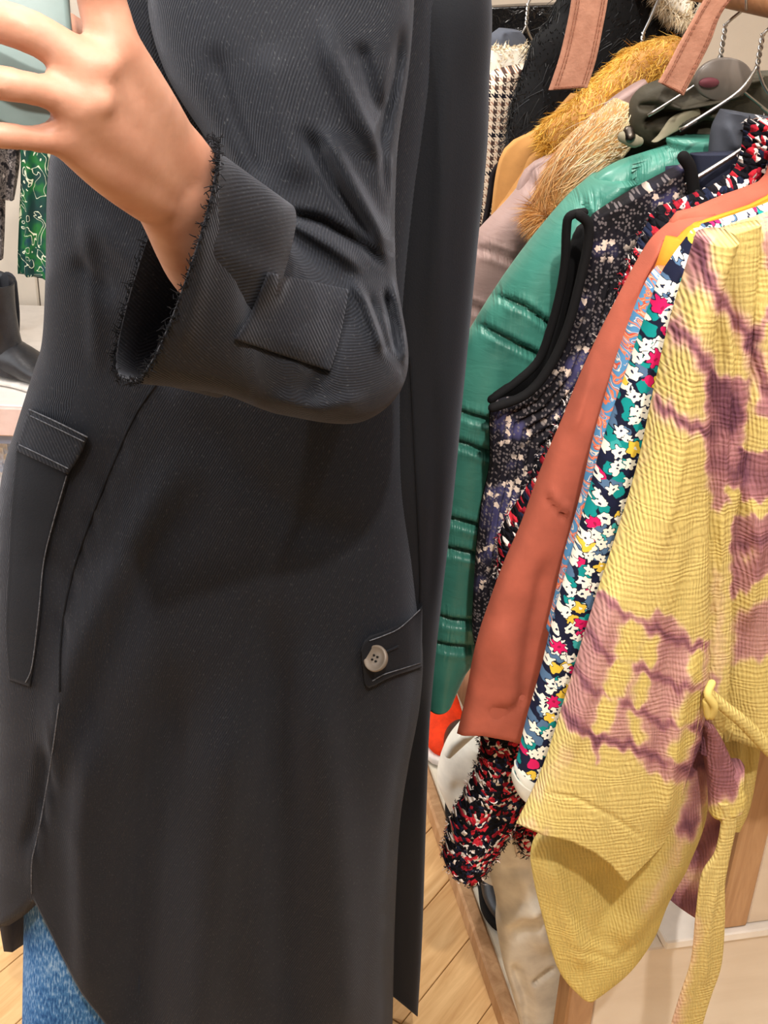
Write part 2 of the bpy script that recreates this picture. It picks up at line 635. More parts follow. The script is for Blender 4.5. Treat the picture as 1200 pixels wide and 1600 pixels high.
def loft(name, A, B, th, tb, nrm, mat, parent=None, nu=56, nv=70, pw=(1., .7), shift=None, hem=None, strokes=(),
         folds=(), wobble=(0, 10), cap0=True, hollow=.0, attr=None, seed=1, uvs=1.0, mirror=None, phi0=0, plane=None, taper=True):
    """Closed tube of cloth: each key row runs from edge A to edge B with a front and a back bulge."""
    A, B = np.asarray(A, float), np.asarray(B, float)
    m = len(A)
    th = np.broadcast_to(np.asarray(th, float), (m,))
    tb = np.broadcast_to(np.asarray(tb, float), (m,))
    nrm = np.broadcast_to(np.asarray(nrm, float), (m, 3))
    sh = np.zeros((m, 3)) if shift is None else np.asarray(shift, float)
    # spread key rows by length
    mid = (A + B) / 2
    cum = np.r_[0, np.cumsum(np.maximum(np.linalg.norm(np.diff(mid, axis=0), axis=1), 1e-4))]
    L = cum[-1]
    KK = np.concatenate([A, B, nrm, sh, th[:, None], tb[:, None]], axis=1)
    T = np.linspace(0, 1, nv)
    phi = np.linspace(0, 2 * np.pi, nu, endpoint=False) + phi0
    cs, sn = np.cos(phi), np.sin(phi)
    cx = np.sign(cs) * np.abs(cs) ** pw[0]
    sy = np.sign(sn) * np.abs(sn) ** pw[1]

    def ev(tt):                               # tt (n,) arclength fraction
        idx = np.interp(tt * L, cum, np.arange(m)) / (m - 1)
        R = crom(KK, idx)
        return R[:, 0:3], R[:, 3:6], R[:, 6:9], R[:, 9:12], R[:, 12], R[:, 13]

    def surf(TT):                             # TT (n,nu)
        n = TT.shape[0]
        a, b, nn, s_, f_, k_ = ev(TT.ravel())
        CX = np.tile(cx, n)[:, None]
        SY = np.tile(sy, n)
        h = (b - a) / 2
        off = np.where(SY > 0, f_, k_) * SY
        return (a + b) / 2 - h * CX + nn * off[:, None] + s_ * SY[:, None]

    TT = np.repeat(T[:, None], nu, 1)
    if hem is not None:
        P = surf(TT).reshape(nv, nu, 3)
        px, py = project(P)
        front = np.broadcast_to(sn >= -1e-6, (nv, nu))
        tgt = hem(px, front)
        end = np.ones(nu)
        for i in range(nu):
            over = np.nonzero(py[:, i] > tgt[:, i])[0]
            over = over[over > nv * .3]
            if len(over):
                j = over[0]
                a0 = py[j - 1, i] - tgt[j - 1, i]
                a1 = py[j, i] - tgt[j, i]
                fr = -a0 / (a1 - a0 + 1e-9)
                end[i] = T[j - 1] + np.clip(fr, 0, 1) * (T[j] - T[j - 1])
        TT = T[:, None] * end[None, :]
    P = surf(TT)
    fm = np.clip(np.tile(sy, nv), 0, 1) ** .35
    nn = crom(KK, np.interp(TT.ravel() * L, cum, np.arange(m)) / (m - 1))[:, 6:9]
    px, py = project(P)
    disp = np.zeros(len(P))
    for st in strokes:
        pts, w, amp = st[:3]
        d, ss = polydist(px, py, pts, True)
        ee = .22 if len(pts) > 2 else .3
        tp = np.clip(ss / ee, 0, 1) * np.clip((1 - ss) / ee, 0, 1)
        tp = tp * tp * (3 - 2 * tp) if taper else 1.0
        disp += amp * np.exp(-(d / w) ** 2) * fm * tp
    PH = np.tile(phi, nv)
    for (fr, amp, ph, grow) in folds:
        g = (1 - grow) + grow * TT.ravel()
        disp += amp * np.sin(fr * PH + ph + 1.3 * np.sin(3 * TT.ravel() + ph)) * g * np.tile(np.sign(sn), nv)
    if wobble[0]:
        disp += wobble[0] * wob(P, wobble[1], seed)
    P = P + nn * disp[:, None]
    if mirror is not None:
        P = P + 2 * (mirror - P @ ER)[:, None] * ER
    rows = [P.reshape(nv, nu, 3)]
    vv = [TT * L]
    if hollow > 0:                             # fold the hem back inside so the opening reads as cloth
        last = rows[0][-1]
        c = last.mean(0)
        ax = rows[0][int(nv * .88)].mean(0) - c
        ax = ax / np.linalg.norm(ax)
        r1 = last + (c - last) * .045
        for q in (0, .25, .6, 1.0):
            rows.append((r1 + ax * hollow * q + (c - last) * .05 * q)[None])
            vv.append((TT[-1] * L + .002 + hollow * q)[None])
    P = np.concatenate(rows).reshape(-1, 3)
    VV = np.concatenate(vv)
    n = len(VV)
    per = np.mean(np.linalg.norm(A - B, axis=1)) * 2 + np.mean(th + tb) * 1.2
    j, i = np.meshgrid(np.arange(n - 1), np.arange(nu), indexing='ij')
    i2 = (i + 1) % nu
    q = np.stack([j * nu + i, j * nu + i2, (j + 1) * nu + i2, (j + 1) * nu + i], -1).reshape(-1, 4)
    uu = np.stack([i, i + 1, i + 1, i], -1).reshape(-1, 4) * per / nu
    vq = np.stack([VV[j, i], VV[j, i2], VV[j + 1, i2], VV[j + 1, i]], -1).reshape(-1, 4)
    if mirror is not None:
        q = q[:, ::-1]
    faces = q.tolist()
    if plane is None:
        plane = bool(np.allclose(nrm, -NR))
    G_ = P.reshape(n, nu, 3)
    if plane:                                  # cloth cut flat: width and height of the hanging panel
        UA = G_ @ (ER - .2 * NR)
        VA = G_[..., 2]
        uu = np.stack([UA[j, i], UA[j, i2], UA[j + 1, i2], UA[j + 1, i]], -1).reshape(-1, 4)
        vq = np.stack([VA[j, i], VA[j, i2], VA[j + 1, i2], VA[j + 1, i]], -1).reshape(-1, 4)
    else:                                      # true arc length round each ring
        seg = np.linalg.norm(np.roll(G_, -1, 1) - G_, axis=2)
        cu = np.concatenate([np.zeros((n, 1)), np.cumsum(seg, 1)], 1)
        cu = cu - cu[:, nu // 4][:, None]
        uu = np.stack([cu[j, i], cu[j, i + 1], cu[j + 1, i + 1], cu[j + 1, i]], -1).reshape(-1, 4)
    if mirror is not None:
        uu, vq = uu[:, ::-1], vq[:, ::-1]
    UV = np.stack([uu, vq], -1).reshape(-1, 2) * uvs
    caps = []
    for flag, base in ((cap0, 0), (True, (n - 1) * nu)):
        if flag:
            ci = len(P)
            P = np.concatenate([P, P[base:base + nu].mean(0)[None]])
            for a in range(nu):
                t = [ci, base + (a + 1) % nu, base + a]
                if (base > 0) != (mirror is not None):
                    t = t[::-1]
                faces.append(t)
                caps += [[float(P[v] @ (ER - .2 * NR)), float(P[v][2])] for v in t]
    if caps:
        UV = np.concatenate([UV, np.array(caps) * uvs])
    at = {}
    if attr:
        px, py = project(P)
        at = {k: f(px, py, P) for k, f in attr.items()}
    me = mkmesh(name, P, faces, UV, at)
    o = link(name, me, mat, parent)
    return o


def rowsK(rows, k):
    r = np.asarray(rows, float)
    return atK(r[:, 0], r[:, 1], np.broadcast_to(k, (len(r),))), atK(r[:, 2], r[:, 3], np.broadcast_to(k, (len(r),)))


def rowsY(rows, Y):
    r = np.asarray(rows, float)
    return atY(r[:, 0], r[:, 1], Y), atY(r[:, 2], r[:, 3], Y)


def tube_mesh(path, rad, ns=10, sub=1, flat=None):
    """Round-ended swept tube. flat=(axis vector, factor) squashes the section."""
    path = np.asarray(path, float)
    rad = np.broadcast_to(np.asarray(rad, float), (len(path),))
    if sub > 1:
        t = np.linspace(0, 1, (len(path) - 1) * sub + 1)
        rad = crom(rad[:, None], t)[:, 0]
        path = crom(path, t)
    tg = np.gradient(path, axis=0)
    tg /= np.linalg.norm(tg, axis=1)[:, None] + 1e-12
    # rounded ends
    pre, post = [], []
    for a in (80, 55, 28):
        pre.append((path[0] - tg[0] * rad[0] * math.sin(math.radians(a)), rad[0] * math.cos(math.radians(a)), tg[0]))
        post.append((path[-1] + tg[-1] * rad[-1] * math.sin(math.radians(a)), rad[-1] * math.cos(math.radians(a)), tg[-1]))
    P = [p[0] for p in pre] + list(path) + [p[0] for p in post[::-1]]
    R = [p[1] for p in pre] + list(rad) + [p[1] for p in post[::-1]]
    Tg = [p[2] for p in pre] + list(tg) + [p[2] for p in post[::-1]]
    up = np.array([0.13, .3, .94])
    if abs(np.dot(up, Tg[0])) > .9:
        up = np.array([1., 0.1, 0])
    V, Fc = [], []
    x = np.cross(up, Tg[0])
    for p, r, t in zip(P, R, Tg):
        x = x - t * np.dot(x, t)
        x /= np.linalg.norm(x) + 1e-12
        y = np.cross(t, x)
        for a in range(ns):
            an = 2 * np.pi * a / ns
            d = r * (math.cos(an) * x + math.sin(an) * y)
            if flat is not None:
                ax, f = flat
                d = d - ax * np.dot(d, ax) * (1 - f)
            V.append(p + d)
    n = len(P)
    for j in range(n - 1):
        for a in range(ns):
            b = (a + 1) % ns
            Fc.append([j * ns + a, j * ns + b, (j + 1) * ns + b, (j + 1) * ns + a])
    Fc.append(list(range(ns))[::-1])
    Fc.append([(n - 1) * ns + a for a in range(ns)])
    return np.array(V), Fc


def join(parts):
    V, Fc, n = [], [], 0
    for v, f in parts:
        V.append(v)
        Fc += [[i + n for i in q] for q in f]
        n += len(v)
    return np.concatenate(V), Fc


def tube(name, path, rad, mat, parent=None, ns=10, sub=1, flat=None):
    V, Fc = tube_mesh(path, rad, ns, sub, flat)
    return link(name, mkmesh(name, V, Fc), mat, parent)


def box_mesh(c, ax, half, bev=.003):
    """Bevelled box: centre, 3 axes, half sizes."""
    c = np.asarray(c, float)
    ax = np.asarray(ax, float)
    hx, hy, hz = half
    b = min(bev, hx * .45, hy * .45, hz * .45)
    V, Fc, idx = [], [], {}
    for sx in (-1, 1):
        for sy_ in (-1, 1):
            for sz in (-1, 1):
                for k in range(3):
                    p = [sx * (hx - b), sy_ * (hy - b), sz * (hz - b)]
                    p[k] = (sx * hx, sy_ * hy, sz * hz)[k]
                    idx[(sx, sy_, sz, k)] = len(V)
                    V.append(c + ax[0] * p[0] + ax[1] * p[1] + ax[2] * p[2])
    for k in range(3):
        a, d = [i for i in range(3) if i != k]
        for s in (-1, 1):
            q = []
            for (u, v) in ((-1, -1), (1, -1), (1, 1), (-1, 1)):
                t = [0, 0, 0]
                t[k], t[a], t[d] = s, u, v
                q.append(idx[(t[0], t[1], t[2], k)])
            Fc.append(q)
    for k in range(3):                       # edges along axis k
        a, d = [i for i in range(3) if i != k]
        for u in (-1, 1):
            for v in (-1, 1):
                q = []
                for (s, face) in ((-1, a), (1, a), (1, d), (-1, d)):
                    t = [0, 0, 0]
                    t[k], t[a], t[d] = s, u, v
                    q.append(idx[(t[0], t[1], t[2], face)])
                Fc.append(q)
    for sx in (-1, 1):
        for sy_ in (-1, 1):
            for sz in (-1, 1):
                Fc.append([idx[(sx, sy_, sz, 0)], idx[(sx, sy_, sz, 1)], idx[(sx, sy_, sz, 2)]])
    # consistent outward winding
    V = np.array(V)
    out = []
    for f in Fc:
        p = V[f]
        nn = np.cross(p[1] - p[0], p[2] - p[0])
        if np.dot(nn, p.mean(0) - c) < 0:
            f = f[::-1]
        out.append(f)
    return V, out


XYZ = np.eye(3)
RAX = np.array([ER, NR, [0, 0, 1]])


def box(name, lo, hi, mat, parent=None, bev=.003, ax=XYZ):
    """lo/hi given in the axes frame."""
    lo, hi = np.asarray(lo, float), np.asarray(hi, float)
    c = (lo + hi) / 2 @ np.asarray(ax)
    V, Fc = box_mesh(np.zeros(3), ax, (hi - lo) / 2, bev)
    me = mkmesh(name, V, Fc, smooth=False)
    o = link(name, me, mat, parent)
    base = Vector((0, 0, 0)) if parent is None else o.location
    o.location = base + Vector(c.tolist())
    return o


def fur(name, src, count, length, flow, parent, tint, seed=0, width=.0011, jit=.35, droop=.25, curl=0, front=True, mat='fur', lift=.55):
    """Tapered hair ribbons rooted on a mesh (its own vertices are in world coordinates)."""
    r = np.random.default_rng(seed)
    me = src.data
    me.calc_loop_triangles()
    V = np.empty(len(me.vertices) * 3)
    me.vertices.foreach_get('co', V)
    V = V.reshape(-1, 3)
    tri = np.empty(len(me.loop_triangles) * 3, int)
    me.loop_triangles.foreach_get('vertices', tri)
    tri = tri.reshape(-1, 3)
    a, b, c = V[tri[:, 0]], V[tri[:, 1]], V[tri[:, 2]]
    N = np.cross(b - a, c - a)
    ar = np.linalg.norm(N, axis=1)
    N = N / (ar[:, None] + 1e-12)
    if front:
        vis = np.einsum('ij,ij->i', N, CAM - a) / np.linalg.norm(CAM - a, axis=1)
        ar = ar * np.clip(vis + .55, .05, 1)
    pick = r.choice(len(tri), count, p=ar / ar.sum())
    u, v = r.random(count), r.random(count)
    fl = u + v > 1
    u[fl], v[fl] = 1 - u[fl], 1 - v[fl]
    root = a[pick] + (b - a)[pick] * u[:, None] + (c - a)[pick] * v[:, None]
    n = N[pick]
    fv = np.asarray(flow, float)
    if callable(flow):
        fv = flow(root)
    cl = wob(root, 60, seed + 5)[:, None] * np.array([1, .4, .6]) * .35
    d0 = n * lift + fv + r.normal(0, jit, (count, 3)) + cl
    d0 /= np.linalg.norm(d0, axis=1)[:, None]
    ln = length * r.uniform(.55, 1.15, count)
    ns = 4
    pts = [root - n * .002]
    d = d0.copy()
    side0 = r.normal(size=(count, 3))
    for s in range(ns):
        d = d + np.array([0, 0, -droop / ns]) + (r.normal(0, curl, (count, 3)) if curl else 0)
        d /= np.linalg.norm(d, axis=1)[:, None]
        pts.append(pts[-1] + d * (ln / ns)[:, None])
    view = CAM - root
    side = np.cross(d0, view) + side0 * .25 * np.linalg.norm(view, axis=1)[:, None]
    side /= np.linalg.norm(side, axis=1)[:, None] + 1e-9
    W = [1, .9, .7, .4]
    VV, CC = [], []
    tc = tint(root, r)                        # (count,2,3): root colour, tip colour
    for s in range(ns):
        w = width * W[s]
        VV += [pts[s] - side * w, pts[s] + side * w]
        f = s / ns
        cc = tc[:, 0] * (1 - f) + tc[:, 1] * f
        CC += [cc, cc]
    VV.append(pts[ns])
    CC.append(tc[:, 1])
    nv = 2 * ns + 1
    VV = np.stack(VV, 1).reshape(-1, 3)
    CC = np.stack(CC, 1).reshape(-1, 3)
    base = np.arange(count)[:, None] * nv
    F4 = np.concatenate([base + np.array([[2 * s, 2 * s + 1, 2 * s + 3, 2 * s + 2]]) for s in range(ns - 1)])
    F3 = base + np.array([[2 * ns - 2, 2 * ns - 1, 2 * ns]])
    m2 = mkmesh(name, VV, F4.tolist() + F3.tolist(), None, {'tint': CC}, smooth=False)
    o = link(name, m2, mat, parent)
    o['kind'] = 'stuff'
    return o


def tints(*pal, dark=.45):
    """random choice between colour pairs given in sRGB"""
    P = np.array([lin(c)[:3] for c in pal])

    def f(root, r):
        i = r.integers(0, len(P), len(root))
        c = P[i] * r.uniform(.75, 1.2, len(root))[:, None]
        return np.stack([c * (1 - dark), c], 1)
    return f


# ------------------------------------------------------------------ the room
FX0, FX1, FY0, FY1 = -2.6, 2.6, -1.6, 3.4
fl = struct(box('floor', (FX0, FY0, -.05), (FX1, FY1, -.006), 'joint', None, .001))
struct(box('ceiling', (FX0, FY0, 2.8), (FX1, FY1, 2.86), 'ceil', None, .001))
struct(box('wall_back', (FX0, FY1, 0), (FX1, FY1 + .08, 2.8), 'wall', None, .001))
struct(box('wall_left', (FX0 - .08, FY0, 0), (FX0, FY1, 2.8), 'wall', None, .001))
struct(box('wall_right', (FX1, FY0, 0), (FX1 + .08, FY1, 2.8), 'wall', None, .001))
struct(box('wall_front', (FX0, FY0 - .08, 0), (FX1, FY0, 2.8), 'wall', None, .001))
struct(box('baseboard_back', (FX0, FY1 - .015, 0), (FX1, FY1, .09), 'shelf_white', None, .003))

# herringbone planks: the nearest ones singly, the others joined
PL, PWD = .46, .092
Vp, Fp = box_mesh((0, 0, 0), XYZ, (PL / 2 - .0007, PWD / 2 - .0007, .006), .0008)
plank_me = mkmesh('plank', Vp, Fp, smooth=False)
plank_me.materials.append(M['floor'])
spots = []
ROT = math.radians(12.5 + 45)
ca, sa = math.cos(ROT), math.sin(ROT)
nmax = 26
for i in range(-nmax, nmax):
    for j in range(-nmax, nmax):
        # herringbone lattice
        for o90 in (0, 1):
            if o90 == 0:
                cx_, cy_ = i * PWD + j * PL + PL / 2, i * PWD - j * PL + PWD / 2
                ang = 0
            else:
                cx_, cy_ = i * PWD + j * PL + PL + PWD / 2, i * PWD - j * PL + PWD - PL / 2 + 0.0
                cx_, cy_ = i * PWD + j * PL - PWD / 2 + PWD * 0, i * PWD - j * PL + PL / 2
                ang = math.pi / 2
            X, Y = cx_ * ca - cy_ * sa, cx_ * sa + cy_ * ca + 1.5
            if FX0 + .1 < X < FX1 - .1 and FY0 + .1 < Y < FY1 - .1:
                spots.append((X, Y, ang + ROT))


def seen(s):
    p = np.array([s[0], s[1], 0])
    d = p - CAM
    if d @ FW < .2:
        return 1e6 + np.linalg.norm(d)
    x, y = project(p)
    off = max(0, -150 - x, x - 1350) + max(0, y - 1800) + max(0, -y)
    return off * 10 + np.linalg.norm(d)


spots.sort(key=seen)
rest = []
for q, (X, Y, a) in enumerate(spots):
    if q < 290:
        o = bpy.data.objects.new('plank', plank_me)
        COL.objects.link(o)
        o.parent = fl
        o.location = (X - fl.location.x, Y - fl.location.y, -.006 - fl.location.z)
        o.rotation_euler = (0, 0, a)
    else:
        c, s = math.cos(a), math.sin(a)
        R = np.array([[c, s, 0], [-s, c, 0], [0, 0, 1]])
        rest.append((Vp @ R + np.array([X, Y, -.006]), Fp))
Vr, Fr = join(rest)
o = link('plank_field', mkmesh('plank_field', Vr, Fr, smooth=False), 'floor', fl)
o['kind'] = 'stuff'

# ------------------------------------------------------------------ clothes rail and low display under it
rail = empty('clothes_rail', wkz(W0, 1.5, 0), 'oak clothes rail carrying the crowded row of jackets', 'clothes rail')
path = [wkz(W0, k, RAILZ) for k in np.linspace(.45, 2.72, 12)]
tube('rod', path, .015, 'oak_k', rail, 16)
for k in (2.69,):
    box('post', (W0 - .02, k - .02, 0.0), (W0 + .02, k + .02, RAILZ - .005), 'oak', rail, .004, RAX)
for k in (.47,):
    box('post', (W0 + .55, k - .02, 0.06), (W0 + .59, k + .02, RAILZ + .02), 'oak', rail, .004, RAX)
    box('bracket', (W0 - .03, k - .014, RAILZ - .016), (W0 + .56, k + .014, RAILZ + .016), 'oak', rail, .004, RAX)

deck = empty('display_plinth', wkz(.9, 1.5, 0), 'low cream display plinth with oak edge under the clothes', 'plinth')
box('deck', (.491, .62, .004), (1.45, 2.66, .03), 'deck', deck, .003, RAX)
box('edge_strip', (.466, .62, .0), (.490, 2.66, .036), 'oak', deck, .004, RAX)

cab = empty('low_cabinet', wkz(.85, 1.2, .031), 'low whitewashed plywood cabinet with oak corner post at bottom right', 'cabinet')
box('panel', (.522, 1.0, .031), (1.4, 1.03, .325), 'ply', cab, .002, RAX)
box('corner_post', (.484, .996, .031), (.521, 1.034, .33), 'oak', cab, .003, RAX)
box('cabinet_top', (.60, .99, .331), (1.4, 1.42, .345), 'shelf_white', cab, .002, RAX)
cab2 = empty('plywood_box', wkz(.95, 1.2, .346), 'pale plywood box with oak post standing on the low cabinet', 'cabinet')
box('panel', (.712, 1.0, .347), (1.4, 1.02, .70), 'ply', cab2, .002, RAX)
box('corner_post', (.672, .996, .347), (.711, 1.034, .70), 'oak', cab2, .003, RAX)
box('side_panel', (.68, 1.036, .347), (.70, 1.40, .69), 'ply', cab2, .002, RAX)

step = empty('step_box', wkz(.85, 2.0, .031), 'cream step box with oak edge behind the red sneaker', 'box')
box('step_top', (.639, 1.62, .031), (1.2, 2.6, .16), 'deck', step, .003, RAX)
box('edge_strip', (.600, 1.62, .031), (.638, 2.6, .165), 'oak', step, .003, RAX)


# ------------------------------------------------------------------ hangers
def hanger(k, label, mat='steel', dz=0, yaw=0, r=.0016, dw=0.0, al=.10, bar_=True):
    h = empty('wire_hanger', wkz(W0 + dw, k, RAILZ), label, 'hanger', 'wire hangers on the oak rail')
    E = ER * math.cos(yaw) + NR * math.sin(yaw)
    c = wkz(W0 + dw, k, 0)
    Z = np.array([0, 0, 1.])
    hook = []
    for a in np.linspace(200, -10, 12):
        hook.append(c + E * .0225 * math.cos(math.radians(a)) + Z * (RAILZ + .0225 * math.sin(math.radians(a))))
    hook += [c + E * .016 + Z * (RAILZ - .016), c + E * .006 + Z * (RAILZ - .045 + dz * .7), c + Z * (RAILZ - .060 + dz), c + Z * (RAILZ - .078 + dz)]
    tube('hook', hook, r, mat, h, 8)
    zt = RAILZ - .060 + dz
    for s in (0, math.pi):                  # the twisted neck
        tw = [c + E * .0017 * math.cos(a + s) + NR * .0017 * math.sin(a + s) + Z * (zt - .03 * a / 15) for a in np.linspace(0, 15, 22)]
        tube('twist', tw, r * .75, mat, h, 6)
    for s in (-1, 1):
        arm = [c + Z * (zt - .028), c + E * s * .010 + Z * (zt - .046), c + E * s * .026 + Z * (zt - .060),
               c + E * s * .07 + Z * (zt - .088), c + E * s * al + Z * (zt - .088 - (al - .07) * .55)]
        tube('arm', arm, r, mat, h, 6, 4)
    ze = zt - .088 - (al - .07) * .55
    if not bar_:
        return h
    bar = [c + E * -al + Z * ze, c + Z * (ze - .004), c + E * al + Z * ze]
    tube('crossbar', bar, r, mat, h, 6)
    return h


hanger(.815, 'wire hanger inside the yellow tie-dye kimono at far right')
hanger(1.075, 'bright steel hanger in the neck of the dark floral quilted vest', dz=.0, r=.0024, al=.085, bar_=False)
hanger(1.135, 'steel hanger with twisted neck nearest the right picture edge', dz=.03, al=.055, bar_=False)
hanger(1.215, 'steel hanger with twisted neck above the olive hood', dz=.03, al=.055, bar_=False)
hanger(1.30, 'dark hooked hanger holding a frosted disc beside the right suede strap', 'darksteel', dz=-.0, r=.003)
hanger(1.42, 'thin white wire hanger left of the right suede strap')
hanger(1.755, 'steel hanger in front of the black patent garment', dw=-.035)
hanger(1.56, 'steel hanger just left of the left suede strap')

# ------------------------------------------------------------------ garments
FR = -NR


def body_default(zs, k, zh=.76, half=.15, th=.03, neck=.07):
    w = [W0 - neck, W0 - half * .7, W0 - half, W0 - half - .005, W0 - half, W0 - half]
    z = [zs + .075, zs + .035, zs, zs - .12, (zs + zh) / 2, zh]
    A = np.array([wkz(a, k, b) for a, b in zip(w, z)])
    B = np.array([wkz(2 * W0 - a, k, b) for a, b in zip(w, z)])
    return A, B


def body_px(left, k):
    l = np.asarray(left, float)
    A = atK(l[:, 0], l[:, 1], np.full(len(l), k))
    A = A + np.minimum(0, W0 - .05 - A @ ER)[:, None] * ER
    B = A + 2 * (W0 - A @ ER)[:, None] * ER
    return A, B


def garment(name, label, cat, k, mat, sleeve=None, body=None, th=.028, tb=.022, s_strokes=(), b_strokes=(), hem=None,
            attr=None, zs=1.22, zh=.76, group='clothes on the oak rail', kb=None, wob_=(.002, 18), folds=(), right=True, nv=90, nu=64,
            bfolds=((9, .004, .5, .7),), bnv=60, bnu=72, pw=(1., .7), half=.15):
    root = empty(name, wkz(W0, k, RAILZ - .06), label, cat, group)
    kb = k + .004 if kb is None else kb
    A, B = body_px(body, kb) if body is not None else body_default(zs - .03, kb, zh, half)
    loft('body', A, B, th * .8, tb * .8, FR, mat, root, bnu, bnv, pw, strokes=b_strokes, folds=bfolds, wobble=wob_, hollow=.05, attr=attr, seed=3)
    if sleeve is not None:
        A, B = rowsK(sleeve, k)
        kw = dict(hem=hem, wobble=wob_, folds=folds, hollow=.06, attr=attr, seed=5)
        loft('sleeve', A, B, th, tb, FR, mat, root, nu, nv, pw, strokes=s_strokes, **kw)
        if right:
            loft('sleeve', A, B, th, tb, FR, mat, root, 32, 40, pw, strokes=s_strokes, mirror=W0, **kw)
    return root


def hemline(pts):
    x = [p[0] for p in pts]
    y = [p[1] for p in pts]
    return lambda px, fr: np.interp(px, x, y)


def dyef(base, strokes):
    def f(px, py, P):
        w = P @ ER
        P0 = P
        P = P + (np.minimum(0, 2 * (W0 - w)))[:, None] * ER      # the right half is dyed like the left
        px, py = project(P)
        v = np.full(px.shape, float(base))
        v = v + .5 * np.clip((px - 1210) / 40, 0, 1) * np.clip(.95 - 2.0 * np.abs(wob(P0 + .012 * np.sin(P0[:, [2, 0, 1]] * 70), 14, 31)), 0, 1)
        qx = px + 2 * np.sin(py / 5.) + 2 * np.sin(px / 6. + py / 17.)
        qy = py + 3 * np.sin(px / 3.4 + 1) + 3 * np.sin(px / 5.3 - py / 43.)
        for st in strokes:
            if st[0] == 'p':
                pp, soft, a = st[1:]
                ins = np.zeros(px.shape, bool)
                for (x0, y0), (x1, y1) in zip(pp, pp[1:] + pp[:1]):
                    if y0 != y1:
                        ins ^= ((y0 > qy) != (y1 > qy)) & (qx < (x1 - x0) * (qy - y0) / (y1 - y0) + x0)
                sd = polydist(qx, qy, pp + pp[:1]) * np.where(ins, 1, -1)
                t = np.clip(sd / (2 * soft) + .5, 0, 1)
                v = v + a * t * t * (3 - 2 * t)
                continue
            pts, w, a = st
            v = v + a * np.exp(-(polydist(qx, qy, pts) / (w * (1.0 if w < 12 else 1.2))) ** 2)
        return np.clip(v, 0, .9)
    return f


# --- tie-dye kimono (front of the rail)
L1 = [(936, 924), (964, 948), (984, 966), (1020, 980), (1048, 996), (1084, 1012), (1100, 1008)]
L2 = [(918, 988), (940, 1016), (960, 1034), (984, 1032), (1008, 1048), (1032, 1060), (1068, 1076), (1100, 1076)]
L3 = [(898, 1048), (928, 1080), (964, 1092), (996, 1108), (1032, 1132), (1096, 1138)]
L4 = [(882, 1112), (912, 1144), (936, 1154), (992, 1168), (1032, 1188), (1078, 1202)]
LA = [(1092, 390), (1110, 440), (1130, 475), (1160, 510), (1172, 537), (1192, 590)]
LB = [(1054, 512), (1080, 535), (1097, 557), (1115, 595), (1140, 650)]
LC = [(1026, 624), (1048, 648), (1072, 662), (1100, 674)]
DYE = [
    # shoulder and upper sleeve
    ([(1094, 372), (1078, 440)], 16, .34), ([(1200, 318), (1110, 358)], 14, .26), ([(1060, 470), (1040, 580)], 9, .22), ([(1030, 640), (1005, 720), (960, 850)], 8, .16),
    (LA, 6, .30), (LA, 17, .40), ([(1172, 537), (1205, 490)], 8, .5), ([(1197, 340), (1202, 420)], 9, .45),
    (LB, 6, .30), (LB, 16, .40), (LC, 6, .34), (LC, 15, .36),
    # upper front
    ('p', [(1104, 590), (1170, 590), (1165, 690), (1157, 760), (1138, 790), (1112, 800), (1102, 720)], 10, .52),
    ([(1130, 610), (1150, 660)], 12, .14), ([(1120, 720), (1150, 740)], 12, .14), ([(1142, 772), (1146, 768)], 8, -.6),
    ('p', [(1192, 600), (1210, 600), (1210, 660), (1180, 650)], 7, .55),
    ('p', [(1158, 704), (1210, 708), (1210, 782), (1156, 784)], 5, .58), ([(1160, 740), (1200, 750)], 14, .12),
    ('p', [(1144, 804), (1210, 806), (1210, 890), (1150, 936), (1140, 930)], 6, .52), ([(1160, 850), (1200, 840)], 10, .2), ([(1162, 870), (1175, 866)], 7, -.25),
    ('p', [(1146, 962), (1210, 930), (1210, 1030), (1146, 1034)], 12, .46),
    ([(1122, 900), (1124, 1040)], 14, .24), ([(1116, 1060), (1114, 1100)], 9, .4),
    # lower sleeve
    ('p', [(930, 915), (980, 956), (1004, 964), (1034, 954), (1060, 970), (1084, 1000), (1105, 1002), (1105, 1196), (1056, 1226), (1012, 1206),
           (985, 1174), (930, 1163), (872, 1128), (885, 1060), (906, 990)], 9, .46),
    (L1, 6, .26), (L2, 6, .26), (L3, 6, .26), (L4, 7, .28), ([(930, 1150), (932, 1188)], 6, .45),
    ([(988, 986), (984, 1018)], 15, -.75), ([(1018, 1004), (1014, 1030)], 9, -.65), ([(970, 1046), (960, 1078)], 13, -.75), ([(1006, 1066), (998, 1096)], 10, -.65),
    ([(950, 1104), (940, 1136)], 11, -.75), ([(990, 1124), (998, 1150)], 10, -.65), ([(1088, 1024), (1088, 1056)], 9, -.7), ([(1090, 1090), (1070, 1124)], 12, -.75),
    ([(1080, 1152), (1056, 1182)], 12, -.7),
    ([(838, 1240), (880, 1180)], 20, .20), ([(815, 1285), (850, 1300)], 12, .2),
    # hem flap
    ([(1100, 1150), (1092, 1230), (1076, 1290)], 17, .62), ([(1075, 1290), (1040, 1370), (1010, 1420)], 13, .30),
]
